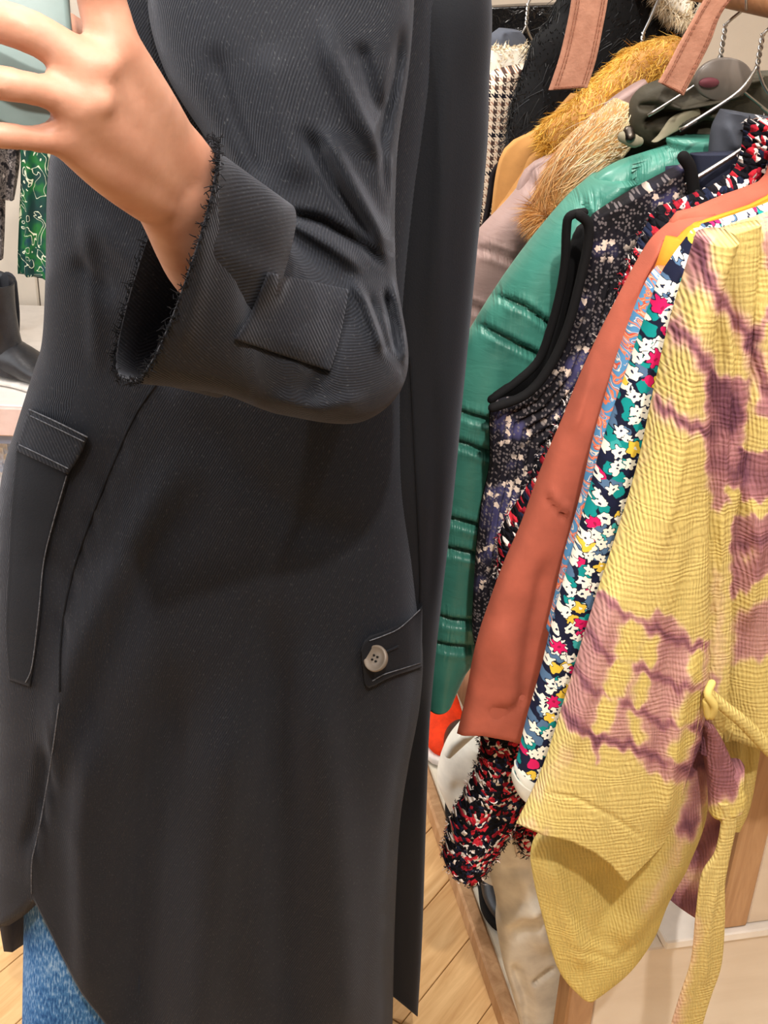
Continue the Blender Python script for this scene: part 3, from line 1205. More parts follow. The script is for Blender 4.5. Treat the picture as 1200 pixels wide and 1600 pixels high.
kim = garment('kimono_jacket', 'crinkled yellow and mauve tie-dye kimono jacket at the front of the rail', 'jacket', .80, 'tiedye',
              sleeve=[(1094, 372, 1140, 362), (1080, 420, 1116, 440), (1052, 512, 1103, 530), (1027, 612, 1101, 625), (1000, 725, 1100, 735),
                      (970, 822, 1100, 828), (940, 912, 1101, 912), (912, 1000, 1101, 996), (882, 1097, 1098, 1090), (846, 1210, 1076, 1215),
                      (800, 1310, 1010, 1400), (788, 1350, 985, 1440)],
              body=[(1330, 268), (1200, 332), (1130, 358), (1100, 400), (1100, 560), (1102, 700), (1115, 800), (1122, 950), (1114, 1050),
                    (1118, 1110), (1120, 1150)],
              th=.030, tb=.018, hem=hemline([(780, 1278), (808, 1288), (850, 1306), (890, 1314), (927, 1331), (955, 1352), (979, 1380), (1034, 1324), (1060, 1270), (1075, 1215), (1100, 1150)]),
              attr={'dye': dyef(.12, DYE)}, nv=240, nu=170, bnv=220, bnu=240, kb=.822,
              s_strokes=[([(1092, 400), (1080, 560), (1062, 700), (1020, 900)], 14, .006), ([(1060, 480), (1030, 640), (985, 800), (950, 950)], 10, -.005),
                         ([(1100, 700), (1085, 860), (1050, 1000), (1040, 1150)], 16, -.004),
                         ([(1085, 1000), (1060, 1100), (1045, 1200), (1030, 1320)], 14, .008), ([(960, 900), (920, 1050), (880, 1200)], 18, .006),
                         ([(826, 1236), (900, 1246), (960, 1276), (1020, 1320)], 3, -.0015)],
              b_strokes=[([(1140, 420), (1175, 540), (1165, 700), (1150, 900)], 9, -.006), ([(1120, 420), (1130, 560), (1135, 800)], 14, .005),
                         ([(1190, 420), (1195, 600), (1185, 900)], 12, .004), ([(1165, 540), (1200, 640)], 10, -.004),
                         ([(1150, 700), (1175, 850), (1160, 1000)], 12, .010)])
A, B = rowsK([(1085, 372, 1185, 345), (1088, 450, 1176, 450), (1090, 600, 1165, 600), (1092, 700, 1161, 700), (1092, 760, 1155, 760), (1092, 840, 1141, 840), (1092, 920, 1141, 920), (1092, 1000, 1140, 1000), (1090, 1100, 1132, 1100), (1088, 1170, 1120, 1170)], .808)
loft('front_band', A, B, .012, .008, FR, 'tiedye', kim, 120, 220, (1., .5), attr={'dye': dyef(.12, DYE)}, wobble=(.0015, 25),
     strokes=[([(1120, 430), (1140, 560), (1130, 760), (1118, 1000)], 7, .004), ([(1140, 420), (1152, 560), (1140, 740)], 6, -.004), ([(1118, 810), (1122, 900), (1112, 1000)], 4, -.003)])
A, B = rowsK([(1075, 1150, 1104, 1150), (985, 1240, 1104, 1230), (880, 1290, 1098, 1282), (842, 1302, 1072, 1345), (829, 1333, 1052, 1384), (835, 1380, 1040, 1410),
              (847, 1430, 1020, 1462), (866, 1499, 985, 1510), (881, 1527, 945, 1542), (902, 1547, 925, 1553)], .838)
loft('hem_flap', A, B, .012, .008, FR, 'tiedye', kim, 100, 110, (1., .6), attr={'dye': dyef(.04, DYE)}, wobble=(.002, 25),
     strokes=[([(1085, 1240), (1050, 1350), (1000, 1420), (930, 1500)], 22, .012), ([(850, 1320), (880, 1420), (920, 1520)], 16, .008),
              ([(930, 1340), (960, 1420), (950, 1500)], 22, -.010), ([(875, 1470), (960, 1500), (1010, 1460)], 6, -.002)])
A, B = rowsK([(1085, 1120, 1112, 1128), (1098, 1145, 1128, 1155), (1102, 1185, 1147, 1198), (1108, 1225, 1162, 1236), (1110, 1272, 1160, 1256)], .80)
loft('turned_cuff', A, B, .014, .010, FR, 'tiedye', kim, 56, 50, (1., .6), hollow=.05,
     attr={'dye': dyef(.74, [([(1108, 1275), (1165, 1258)], 14, -.75), ([(1164, 1225), (1162, 1256)], 5, -.6)])}, wobble=(.002, 30))
A, B = rowsK([(1098, 1180, 1150, 1180), (1085, 1260, 1150, 1250), (1070, 1330, 1140, 1310), (1050, 1385, 1110, 1375), (1042, 1398, 1095, 1432)], .872)
loft('back_hem', A, B, .008, .006, FR, 'tiedye', kim, 40, 50, (1., .6), attr={'dye': dyef(.35, [([(1120, 1290), (1090, 1340)], 16, .5), ([(1050, 1410), (1090, 1415)], 25, .5), ([(1120, 1200), (1140, 1280)], 12, .4)])}, wobble=(.003, 30))
A, B = rowsK([(1100, 1040, 1200, 1040), (1104, 1100, 1194, 1100), (1108, 1180, 1180, 1190), (1116, 1240, 1168, 1254), (1124, 1282, 1152, 1290)], .862)
loft('side_hem', A, B, .012, .008, FR, 'tiedye', kim, 60, 80, (1., .6), attr={'dye': dyef(.16, [([(1130, 1180), (1140, 1270)], 9, .4)])}, wobble=(.002, 35),
     strokes=[([(1150, 1080), (1150, 1270)], 7, .006), ([(1172, 1080), (1165, 1240)], 5, -.005)])
A, B = rowsK([(1122, 1255, 1140, 1252), (1128, 1280, 1150, 1282), (1118, 1330, 1137, 1345), (1096, 1366, 1131, 1382), (1086, 1430, 1131, 1432), (1079, 1500, 1127, 1506),
              (1064, 1552, 1112, 1556), (1050, 1600, 1098, 1604), (1030, 1670, 1080, 1676)], .790)
loft('belt_end', A, B, .004, .003, FR, 'tiedye', kim, 44, 80, (1., .5), attr={'dye': dyef(.22, [([(1080, 1450), (1050, 1600)], 14, .2)])}, wobble=(.0015, 40),
     strokes=[([(1125, 1350), (1108, 1430), (1100, 1560)], 5, .003)])
A, B = rowsK([(1100, 1085, 1112, 1075), (1122, 1108, 1138, 1098), (1148, 1130, 1162, 1116), (1172, 1155, 1184, 1136), (1196, 1180, 1206, 1160)], .775)
loft('belt_loop', A, B, .006, .005, FR, 'tiedye', kim, 30, 40, (1., .7), attr={'dye': dyef(.15, [])}, wobble=(.001, 40))
tube('belt_knot', [atK(1112, 1068, .77), atK(1106, 1085, .765), atK(1116, 1104, .765), atK(1108, 1120, .77), atK(1104, 1096, .768)], .0036, 'tiedye', kim, 10, 5)

# --- small-flower print
flo = garment('floral_shirt', 'white, teal and yellow flower-print shirt behind the tie-dye kimono', 'shirt', .875, 'floral',
              sleeve=[(1085, 366, 1130, 360), (1052, 410, 1112, 420), (1034, 440, 1105, 460), (1012, 500, 1085, 520), (980, 588, 1060, 600), (940, 703, 1030, 720),
                      (915, 794, 1000, 800), (890, 881, 985, 890), (865, 966, 960, 970), (846, 1047, 935, 1050), (825, 1121, 910, 1130),
                      (811, 1180, 890, 1192), (804, 1214, 868, 1236)],
              body=[(1330, 255), (1200, 318), (1130, 344), (1092, 362), (1088, 460), (1070, 700), (1060, 900)], th=.02, tb=.015)
A, B = rowsK([(802, 1208, 869, 1232), (801, 1220, 867, 1244), (805, 1232, 864, 1254)], .875)
loft('hem_band', A, B, .023, .018, FR, 'hem_grey', flo, 50, 12, (1., .7), hollow=.03)
# --- paisley
garment('paisley_blouse', 'blue and coral paisley blouse squeezed between the rust jacket and flower shirt', 'blouse', .915, 'paisley',
        sleeve=[(1030, 420, 1070, 425), (1014, 442, 1060, 450), (990, 496, 1050, 505), (966, 560, 1030, 566), (946, 625, 1005, 640), (925, 700, 985, 710),
                (906, 787, 960, 790), (884, 866, 930, 870), (868, 935, 920, 940), (855, 985, 905, 990)], th=.013, tb=.012, zs=1.20)
# --- orange
garment('orange_top', 'plain mustard-orange top with only its shoulder showing beside the rust jacket', 'top', .945, 'orange',
        sleeve=[(1085, 353, 1130, 345), (1052, 383, 1112, 372), (1032, 412, 1100, 420), (1016, 442, 1090, 460), (1004, 476, 1080, 490)],
        body=[(1330, 240), (1200, 304), (1150, 327), (1085, 352), (1062, 376), (1055, 460), (1040, 700), (1020, 900)], th=.014, tb=.012)
# --- rust jacket
garment('rust_jacket', 'plain terracotta rust jacket with a long wide sleeve', 'jacket', .99, 'rust',
        sleeve=[(1060, 344, 1110, 330), (1026, 370, 1090, 378), (1004, 400, 1075, 420), (967, 467, 1050, 480), (933, 533, 1020, 540), (906, 592, 985, 600),
                (883, 650, 965, 660), (862, 700, 945, 710), (840, 756, 922, 760), (815, 825, 905, 830), (790, 881, 895, 890), (768, 941, 880, 950),
                (746, 1012, 868, 1010), (729, 1097, 850, 1100), (713, 1160, 833, 1175), (706, 1190, 825, 1200)],
        body=[(1330, 215), (1200, 277), (1137, 303), (1083, 328), (1050, 345), (1040, 440), (1020, 600), (980, 800)],
        hem=hemline([(690, 1140), (715, 1147), (723, 1151), (752, 1151), (797, 1159), (813, 1164), (845, 1168)]), th=.026, tb=.018,
        s_strokes=[([(846, 766), (870, 795), (896, 816)], 4, -.006), ([(850, 760), (874, 789), (900, 810)], 7, .005), ([(1046, 356), (1040, 400), (1005, 460)], 8, -.008),
                   ([(1030, 372), (1010, 420), (975, 480)], 9, .006), ([(905, 560), (912, 600), (890, 680)], 10, .006), ([(960, 480), (920, 580)], 9, -.006),
                   ([(770, 960), (800, 1040), (800, 1130)], 25, .006), ([(860, 860), (830, 1000), (810, 1120)], 12, -.005),
                   ([(760, 1120), (800, 1110), (830, 1080)], 8, -.005)])
# --- boucle tweed
bou = garment('boucle_jacket', 'shaggy red, black and white boucle tweed jacket behind the rust jacket', 'jacket', 1.04, 'boucle',
              sleeve=[(1030, 336, 1080, 322), (1000, 380, 1060, 400), (980, 430, 1050, 450), (950, 500, 1030, 520), (900, 620, 1000, 640), (829, 752, 940, 760),
                      (780, 836, 890, 850), (780, 890, 870, 900), (766, 1000, 850, 1000), (754, 1100, 835, 1100), (751, 1159, 820, 1165),
                      (748, 1200, 816, 1210), (730, 1240, 806, 1262), (706, 1285, 792, 1297), (697, 1322, 775, 1325), (693, 1342, 752, 1363)],
              body=[(1330, 190), (1200, 250), (1130, 283), (1060, 315), (1020, 340), (1010, 440), (990, 600), (950, 800)], th=.03, tb=.02, wob_=(.004, 60))
A, B = rowsK([(800, 1180, 860, 1180), (798, 1240, 856, 1235), (802, 1290, 852, 1285), (810, 1326, 846, 1324)], 1.075)
loft('front_hem', A, B, .012, .010, FR, 'boucle', bou, 40, 30, wobble=(.004, 60))
BT = tints((22, 22, 30), (24, 26, 46), (170, 30, 46), (20, 20, 24), (236, 226, 222), (226, 216, 212), (20, 20, 24), (40, 44, 66), dark=.1)
for src in [c for c in bou.children if c.name.split('.')[0] in ('sleeve', 'front_hem')][::1]:
    if (np.array(src.data.vertices[0].co) @ ER) < W0:
        fur('yarn_loops', src, 9000 if src.name.startswith('sl') else 2200, .010, (0, 0, -.2), bou, BT, 11, .0008, .8, .1, curl=1.1)
fur('yarn_loops', bou.children[0], 2600, .011, (0, 0, -.2), bou, BT, 12, .0011, .9, .1, curl=.8)

# --- quilted vest: front panel, back panel, bound armhole
ves = empty('quilted_vest', wkz(W0, 1.09, 1.34), 'dark navy floral quilted vest with black-bound armhole', 'vest', 'clothes on the oak rail')
fin = [(926, 338), (919, 367), (908, 433), (887, 512), (858, 575), (821, 617), (772, 636), (767, 725), (754, 787), (744, 866), (738, 975), (743, 1012)]
fr_ = [(1078, 252), (1075, 300), (1060, 450), (1030, 560), (1000, 650), (960, 720), (920, 760), (890, 800), (870, 860), (855, 900), (835, 1000), (832, 1030)]
QS = []
for f in np.linspace(.07, .95, 11):
    QS.append(([(a[0] * (1 - f) + b[0] * f, a[1] * (1 - f) + b[1] * f) for a, b in zip(fin, fr_)], 3.2, -.007))
A, B = rowsK([a + b for a, b in zip(fin, fr_)], 1.085)
loft('front_panel', A, B, .016, .008, FR, 'quilt', ves, 130, 100, (1., .45), strokes=QS, wobble=(.0025, 45))
A2, B2 = A + 2 * (W0 - A @ ER)[:, None] * ER, B + 2 * (W0 - B @ ER)[:, None] * ER
loft('front_panel', A, B, .016, .008, FR, 'quilt', ves, 50, 40, (1., .45), wobble=(.0025, 45), mirror=W0)
bo = [(898, 336), (886, 350), (883, 408), (875, 458), (862, 508), (842, 562), (808, 596), (768, 624), (765, 725), (752, 787), (743, 866), (738, 975), (742, 1006)]
A, B = body_px([(1010, 300), (955, 330), (905, 352)] + bo[2:], 1.125)
loft('back_panel', A, B, .010, .012, FR, 'black_cotton', ves, 60, 60, (1., .45), wobble=(.0025, 45))
ed = [(1064, 252), (1000, 292), (955, 314), (912, 332), (890, 338), (885, 360), (883, 408), (875, 458), (862, 508), (842, 562), (808, 596), (768, 624)]
tube('armhole_binding', np.concatenate([atK([p[0] for p in ed[3:]], [p[1] for p in ed[3:]], np.linspace(1.09, 1.105, len(ed) - 3))]), .0045, 'black_cotton', ves, 10, 5)
ed2 = [(905, 336), (919, 350), (919, 380), (908, 433), (887, 512), (858, 575), (821, 617), (770, 637)]
tube('armhole_binding', atK([p[0] for p in ed2], [p[1] for p in ed2], np.full(len(ed2), 1.068)), .0048, 'black_cotton', ves, 10, 5)
ed3 = [(1068, 246), (1078, 262), (1083, 290), (1085, 320)]
tube('neck_binding', atK([p[0] for p in ed3], [p[1] for p in ed3], np.full(4, 1.066)), .006, 'black_cotton', ves, 10, 5)
A, B = rowsK([(1078, 240, 1215, 236), (1085, 262, 1215, 258), (1090, 290, 1215, 280)], 1.10)
loft('collar_lining', A, B, .012, .008, FR, 'navy', ves, 40, 24, wobble=(.003, 40))

# --- dark navy piece between vest and puffer
nav = garment('navy_jacket', 'dark blue-grey cotton jacket above the quilted vest neck', 'jacket', 1.15, 'navy', zs=1.21, th=.016, tb=.012, half=.10)
A, B = rowsK([(1128, 172, 1160, 176), (1114, 196, 1215, 186), (1108, 225, 1215, 215), (1106, 250, 1215, 250)], 1.14)
loft('collar', A, B, .018, .012, FR, 'greyhood', nav, 50, 40, wobble=(.006, 40), strokes=[([(1130, 185), (1150, 240)], 8, .008), ([(1160, 200), (1175, 240)], 8, -.008)])

# --- green puffer
GS = [[(755, 455), (820, 480), (880, 522)], [(735, 502), (790, 530), (860, 565)], [(690, 634), (740, 652), (800, 668)], [(685, 684), (730, 696), (795, 722)],
      [(680, 808), (720, 816), (780, 832)], [(676, 856), (715, 862), (775, 874)], [(660, 958), (705, 970), (760, 974)], [(660, 1002), (700, 1010), (745, 1013)],
      [(896, 306), (915, 322), (925, 345)]]
def pucker(lines):
    def f(px, py, P):
        v = np.zeros(px.shape)
        for l in lines:
            v = np.maximum(v, np.exp(-(polydist(px, py, l) / 16) ** 2))
        return v
    return f


grs = []
for p in GS:
    p = [(2 * p[0][0] - p[1][0], 2 * p[0][1] - p[1][1])] + p + [(2 * p[-1][0] - p[-2][0], 2 * p[-1][1] - p[-2][1])]
    grs += [(p, 4.5, -.014), ([(x, y - 10) for x, y in p], 8, .003), ([(x, y + 10) for x, y in p], 8, .003)]
garment('green_puffer', 'shiny teal-green down puffer jacket with stitched baffles', 'jacket', 1.20, 'green_satin',
        sleeve=[(930, 280, 985, 275), (892, 312, 950, 320), (842, 367, 930, 385), (800, 421, 915, 440), (770, 465, 900, 500), (742, 510, 885, 560), (718, 552, 860, 600),
                (700, 610, 840, 640), (690, 680, 820, 700), (683, 760, 800, 780), (677, 850, 780, 860), (668, 930, 762, 935), (662, 1000, 745, 1003),
                (660, 1050, 724, 1030), (662, 1092, 702, 1072)],
        body=[(1116, 216), (1090, 222), (1042, 229), (967, 254), (925, 285), (915, 340), (905, 500), (880, 700), (850, 800)], th=.042, tb=.03,
        attr={'pucker': pucker(GS + [[(905, 312), (960, 330)], [(1000, 240), (985, 330)], [(1060, 230), (1000, 260)]])}, s_strokes=grs, b_strokes=[([(1000, 240), (985, 330)], 6, -.010), ([(960, 262), (945, 330)], 6, .006), ([(1040, 232), (1100, 262)], 6, -.008), ([(905, 312), (960, 330)], 5, -.01)], nv=200, nu=110,
        bnv=110, bnu=110)

# --- olive parka with hood
oli = garment('olive_parka', 'dark olive waxed parka with crumpled hood behind the green puffer', 'coat', 1.285, 'olive', zs=1.235, th=.02, tb=.015)
A, B = rowsK([(1030, 122, 1205, 118), (1002, 136, 1220, 112), (985, 160, 1220, 140), (980, 195, 1220, 175), (1000, 222, 1210, 205), (1045, 240, 1190, 232)], 1.255)
loft('hood', A, B, .03, .02, FR, 'olive', oli, 110, 90, (1., .7), wobble=(.010, 60),
     strokes=[([(1020, 150), (1055, 168), (1120, 150), (1180, 140)], 7, .024), ([(1000, 195), (1050, 175), (1110, 165)], 6, -.022), ([(1020, 210), (1070, 180), (1100, 172)], 8, .022),
              ([(1060, 225), (1100, 200), (1150, 180)], 8, -.022), ([(1110, 170), (1130, 210)], 7, .02), ([(990, 165), (1030, 165)], 6, -.01), ([(1150, 130), (1200, 120)], 8, .02)])
A, B = rowsK([(1070, 172, 1090, 168), (1048, 184, 1093, 178), (1036, 200, 1080, 190), (1028, 212, 1052, 206), (1018, 222, 1030, 218)], 1.215)
loft('hood_lining', A, B, .006, .004, FR, 'olive_lining', oli, 24, 20, wobble=(.002, 60))
tube('cord_toggle', [atK(974, 214, 1.20), atK(990, 220, 1.20), atK(998, 221, 1.20)], [.006, .007, .005], 'olive_lining', oli, 12, 3)
tube('toggle_end', [atK(982, 206, 1.2), atK(984, 214, 1.196)], .006, 'darksteel', oli, 12, 3)
A, B = rowsK([(945, 165, 1010, 125), (950, 190, 1020, 150), (925, 230, 1000, 210), (880, 290, 960, 260), (860, 335, 910, 320)], 1.29)
loft('shoulder', A, B, .014, .01, FR, 'mauve_satin', oli, 40, 40, wobble=(.004, 40))

# --- mauve puffer with fox trim
mauve = [[(735, 385), (770, 394), (815, 412)], [(829, 279), (840, 300), (850, 335)], [(705, 470), (740, 480), (790, 500)]]
ms = []
for p in mauve:
    ms += [(p, 4, -.010), ([(x, y + 9) for x, y in p], 8, .004), ([(x, y - 9) for x, y in p], 8, .004)]
mau = garment('mauve_puffer', 'pale mauve down puffer jacket with fox-coloured fur trim', 'jacket', 1.37, 'mauve_satin',
              sleeve=[(868, 240, 915, 240), (832, 262, 895, 265), (822, 280, 885, 295), (795, 313, 872, 340), (744, 367, 850, 400), (715, 420, 840, 450), (690, 500, 800, 530),
                      (672, 600, 770, 620), (665, 750, 750, 760), (660, 900, 735, 900)], th=.036, tb=.025, attr={'pucker': pucker(mauve)}, s_strokes=ms, nv=120, nu=90, zs=1.225)
A, B = rowsK([(966, 158, 1000, 172), (925, 186, 985, 218), (886, 222, 948, 262), (864, 262, 908, 298), (852, 300, 884, 330), (846, 325, 866, 345)], 1.275)
ft = loft('fur_trim_core', A, B, .025, .018, FR, 'camel', mau, 40, 60, wobble=(.004, 40))
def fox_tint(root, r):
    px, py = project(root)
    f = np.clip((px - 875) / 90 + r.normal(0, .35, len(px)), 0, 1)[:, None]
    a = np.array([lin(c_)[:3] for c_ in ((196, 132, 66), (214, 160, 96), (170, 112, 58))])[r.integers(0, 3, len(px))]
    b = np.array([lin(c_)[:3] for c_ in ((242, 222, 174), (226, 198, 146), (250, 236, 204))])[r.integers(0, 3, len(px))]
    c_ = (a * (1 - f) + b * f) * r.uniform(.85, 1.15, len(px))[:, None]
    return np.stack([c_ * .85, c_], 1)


flow = -.75 * ER + np.array([0, 0, -.55]) - .2 * NR
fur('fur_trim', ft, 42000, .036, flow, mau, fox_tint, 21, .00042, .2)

# --- camel coat with mustard fur collar
cam_c = garment('camel_coat', 'camel wool coat with a mustard shaggy fur collar', 'coat', 1.45, 'camel',
                sleeve=[(860, 212, 900, 215), (838, 226, 885, 235), (820, 240, 872, 262), (808, 268, 862, 290), (790, 302, 842, 322), (768, 345, 832, 362),
                        (742, 450, 805, 460), (720, 600, 785, 605)], th=.024, tb=.02, zs=1.235)
A, B = rowsK([(1056, 58, 1066, 92), (1020, 66, 1045, 104), (985, 82, 1018, 120), (938, 124, 972, 160), (892, 164, 925, 204), (856, 192, 890, 238), (850, 215, 868, 245)], 1.40)
ft = loft('collar', A, B, .026, .02, FR, 'camel', cam_c, 40, 60, wobble=(.004, 40))
flow = -.55 * ER + np.array([0, 0, -.45]) - .35 * NR
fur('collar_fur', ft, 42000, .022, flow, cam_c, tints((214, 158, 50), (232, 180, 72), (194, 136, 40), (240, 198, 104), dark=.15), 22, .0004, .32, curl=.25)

# --- black fur
blf = garment('black_fur_coat', 'black long-haired fur coat left of the mustard collar', 'coat', 1.54, 'black_cotton', zs=1.26, th=.03, tb=.02, half=.10,
              sleeve=[(905, 40, 960, 40), (860, 80, 930, 95), (838, 130, 905, 140), (826, 190, 880, 195), (826, 230, 880, 235), (835, 300, 880, 310), (840, 400, 880, 410)])
A, B = rowsK([(905, -70, 1100, -70), (880, -10, 1090, -10), (868, 26, 1075, 30), (838, 62, 1060, 60), (824, 105, 1020, 110), (806, 160, 960, 160), (800, 205, 900, 210), (806, 236, 866, 240)], 1.485)
ft = loft('fur_front', A, B, .035, .02, FR, 'black_cotton', blf, 50, 60, wobble=(.005, 30))
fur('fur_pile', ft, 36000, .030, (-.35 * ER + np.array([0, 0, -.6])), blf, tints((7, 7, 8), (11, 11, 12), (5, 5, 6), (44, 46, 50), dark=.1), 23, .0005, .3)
# cream fur strip at the top, right of the black fur
A, B = rowsK([(1028, -40, 1085, -40), (1030, -10, 1078, -6), (1040, 8, 1076, 10), (1056, 22, 1074, 24)], 1.44)
cf = empty('cream_fur_collar', wkz(W0, 1.47, 1.36), 'small cream fur collar at the top behind the right suede strap', 'collar', 'clothes on the oak rail')
ft = loft('core', A, B, .016, .012, FR, 'cream', cf, 30, 24)
fur('fur_pile', ft, 9000, .02, (-.2 * ER + np.array([0, 0, -.6])), cf, tints((226, 206, 172), (206, 180, 140), (240, 226, 200), dark=.15), 24, .0004, .35)

# --- houndstooth coats
garment('houndstooth_coat', 'black and cream houndstooth wool coat at the coat wearer\'s back', 'coat', 1.63, 'houndstooth', zs=1.24, half=.12,
        sleeve=[(772, 112, 830, 100), (748, 140, 826, 140), (738, 200, 822, 200), (728, 280, 812, 290), (715, 350, 800, 360), (700, 450, 790, 460), (690, 600, 780, 610)],
        th=.03, tb=.02)
hl = empty('tweed_blazer', wkz(W0, 1.59, 1.34), 'fine brown check tweed blazer with rounded edge beside the camel coat', 'jacket', 'clothes on the oak rail')
A, B = rowsK([(790, 252, 815, 246), (772, 268, 812, 272), (768, 295, 806, 300), (763, 325, 798, 330), (752, 370, 790, 380), (735, 450, 780, 460)], 1.575)
loft('sleeve', A, B, .018, .014, FR, 'houndstooth_small', hl, 50, 50, (1., .5), hollow=.05)
tube('piped_edge', atK([803, 782, 771, 767, 762, 754], [248, 256, 272, 296, 328, 365], np.full(6, 1.556)), .004, 'houndstooth_small', hl, 8, 4)
A, B = body_default(1.2, 1.59, .8, .10)
loft('body', A, B, .014, .012, FR, 'houndstooth_small', hl, 50, 40)

# --- cream sherpa with blue-grey hood
shp = garment('sherpa_jacket', 'cream sherpa-lined jacket with blue-grey hood behind the houndstooth coat', 'jacket', 1.71, 'greyhood', zs=1.22, th=.02, tb=.02)
A, B = rowsK([(752, 78, 820, 72), (746, 100, 822, 92), (748, 122, 822, 112)], 1.675)
ft = loft('sherpa_collar', A, B, .022, .014, FR, 'cream', shp, 36, 24, wobble=(.004, 60))
fur('sherpa_pile', ft, 3800, .014, (0, 0, -.2), shp, tints((232, 216, 188), (216, 194, 160), (240, 230, 210), dark=.1), 25, .0009, .8, curl=.6)
A, B = rowsK([(780, 44, 812, 48), (762, 58, 822, 62), (756, 84, 824, 86)], 1.69)
loft('hood', A, B, .03, .014, FR, 'greyhood', shp, 40, 30, wobble=(.006, 40), strokes=[([(790, 48), (795, 86)], 4, -.006)])
# --- black patent
pat = garment('patent_coat', 'glossy black patent coat at the far end of the rail', 'coat', 1.83, 'patent', zs=1.28, th=.02, tb=.02)
A, B = rowsK([(740, 12, 905, 4), (735, 30, 905, 26), (735, 60, 900, 56), (740, 85, 890, 80)], 1.80)
loft('collar', A, B, .03, .02, FR, 'patent', pat, 50, 30, wobble=(.010, 35))

# --- frosted plastic disc with pink sticker on its hanger
dsc = empty('size_divider', wkz(W0 - .07, 1.27, 1.33), 'frosted plastic disc with dull pink sticker among the hangers', 'divider')
c = atK(1130, 124, 1.205)
th_ = np.linspace(0, 2 * np.pi, 41)[:-1]
ring = lambda rx, rz, off: np.array([c + ER * rx * math.cos(a) + np.array([0, 0, rz * math.sin(a)]) + NR * off for a in th_])
def disc(name, rx, rz, o1, o2, mat, parent):
    V = np.concatenate([ring(rx * .93, rz * .93, o1), ring(rx, rz, o1 + .002), ring(rx, rz, o2 - .001), ring(rx * .93, rz * .93, o2)])
    n = len(th_)
    F_ = [[j * n + i, j * n + (i + 1) % n, (j + 1) * n + (i + 1) % n, (j + 1) * n + i] for j in range(3) for i in range(n)]
    F_ += [list(range(n))[::-1], [3 * n + i for i in range(n)]]
    return link(name, mkmesh(name, V, F_), mat, parent)
disc('disc', .031, .021, -.004, .004, 'lidclear', dsc)
c = atK(1108, 129, 1.199)
disc('sticker', .011, .005, -.0015, .001, 'pinksticker', dsc)


# --- suede belt ends hanging over the rail
def strap(rows, k, label, kback):
    r = empty('suede_belt', wkz(W0 - .1, k, RAILZ), label, 'belt', 'suede belts hung at the rail')
    A, B = rowsK(rows, k)
    s = loft('strap', A, B, .0022, .0022, FR, 'suede', r, 24, 90, (1., .35), wobble=(.0012, 30))
    for f in (.12, .19, .81, .88):
        ps = A * (1 - f) + B * f + FR * .0030
        ps = ps[:-1].tolist() + [(ps[-1] * .86 + ps[-2] * .14).tolist()]
        t = np.linspace(0, 1, 26)
        P = crom(np.array(ps), t)
        segs = [tube_mesh([P[i], P[i] * .35 + P[i + 1] * .65], .0005, 5) for i in range(len(P) - 1)]
        V, F_ = join(segs)
        link('stitching', mkmesh('stitching', V, F_), 'thread', r)
    for g_ in (.10, .17):
        e0 = A[-1] * (1 - g_ * .55) + A[-2] * g_ * .55
        e1 = B[-1] * (1 - g_ * .55) + B[-2] * g_ * .55
        P = [e0 * (1 - f) + e1 * f + FR * .003 for f in np.linspace(.1, .9, 10)]
        V, F_ = join([tube_mesh([P[i], P[i] * .35 + P[i + 1] * .65], .0005, 5) for i in range(9)])
        link('stitching', mkmesh('stitching', V, F_), 'thread', r)
    return r


strap([(908, -150, 968, -150), (900, -60, 958, -60), (893, 0, 950, 0), (886, 40, 942, 44), (874, 90, 932, 92), (857, 141, 918, 137)], 1.22,
      'pinkish brown suede belt end with slanted stitched tip in front of the black fur', 1.3)
strap([(1150, -130, 1215, -130), (1108, -20, 1165, -30), (1088, 20, 1128, 20), (1062, 66, 1110, 66), (1042, 105, 1088, 110), (1028, 128, 1068, 150)], 1.17,
      'pinkish brown suede belt end lying over the olive hood', 1.3)


# ------------------------------------------------------------------ the person
def world_mesh(V, Fc, voxel, smooth_it):
    me = bpy.data.meshes.new('tmp')
    me.from_pydata(np.asarray(V).tolist(), [], Fc)
    o = bpy.data.objects.new('tmp', me)
    COL.objects.link(o)
    r = o.modifiers.new('r', 'REMESH')
    r.mode = 'VOXEL'
    r.voxel_size = voxel
    s = o.modifiers.new('s', 'SMOOTH')
    s.factor = .5
    s.iterations = smooth_it
    dg = bpy.context.evaluated_depsgraph_get()
    out = bpy.data.meshes.new_from_object(o.evaluated_get(dg))
    bpy.data.objects.remove(o)
    out.polygons.foreach_set('use_smooth', [True] * len(out.polygons))
    return out


def D(px, py, d):
    return atD(px, py, d)


parts = []
T_ = lambda pts, rad, ns=14, sub=4, flat=None: parts.append(tube_mesh(pts, rad, ns, sub, flat))
# near hand: wrist, metacarpals, fingers over the back of the phone
W1, W2 = D(288, 268, .672), D(262, 318, .676)
F1, F2 = atY(350, 395, .735), atY(325, 430, .735)
EL = atY(530, 500, .90)
T_([D(228, 200, .628), W1, F1, atY(440, 480, .82), EL], [.017, .0200, .0225, .027, .034])
T_([D(205, 250, .636), W2, F2, atY(430, 490, .82), EL], [.016, .0185, .0215, .027, .034])
T_([D(275, 292, .674), atY(330, 390, .73)], [.0225, .025])
T_([D(258, 262, .662), D(280, 302, .684), D(300, 345, .715)], [.0205, .0205, .0205])
MC = [D(180, 78, .585), D(140, 112, .578), D(128, 163, .580), D(108, 214, .590)]
CR = [D(268, 235, .655), D(255, 255, .652), D(248, 280, .655), D(240, 305, .66)]
for m_, c_, r_ in zip(MC, CR, (.0135, .0132, .0125, .0115)):
    md = (c_ + m_) / 2
    md = md + (CAM - md) / np.linalg.norm(CAM - md) * .006
    T_([c_, md, m_], [.0165, .0155, r_])
T_([D(215, 170, .625), D(185, 180, .612)], [.019, .018])
T_([D(205, 225, .638), D(165, 215, .615)], [.018, .015])
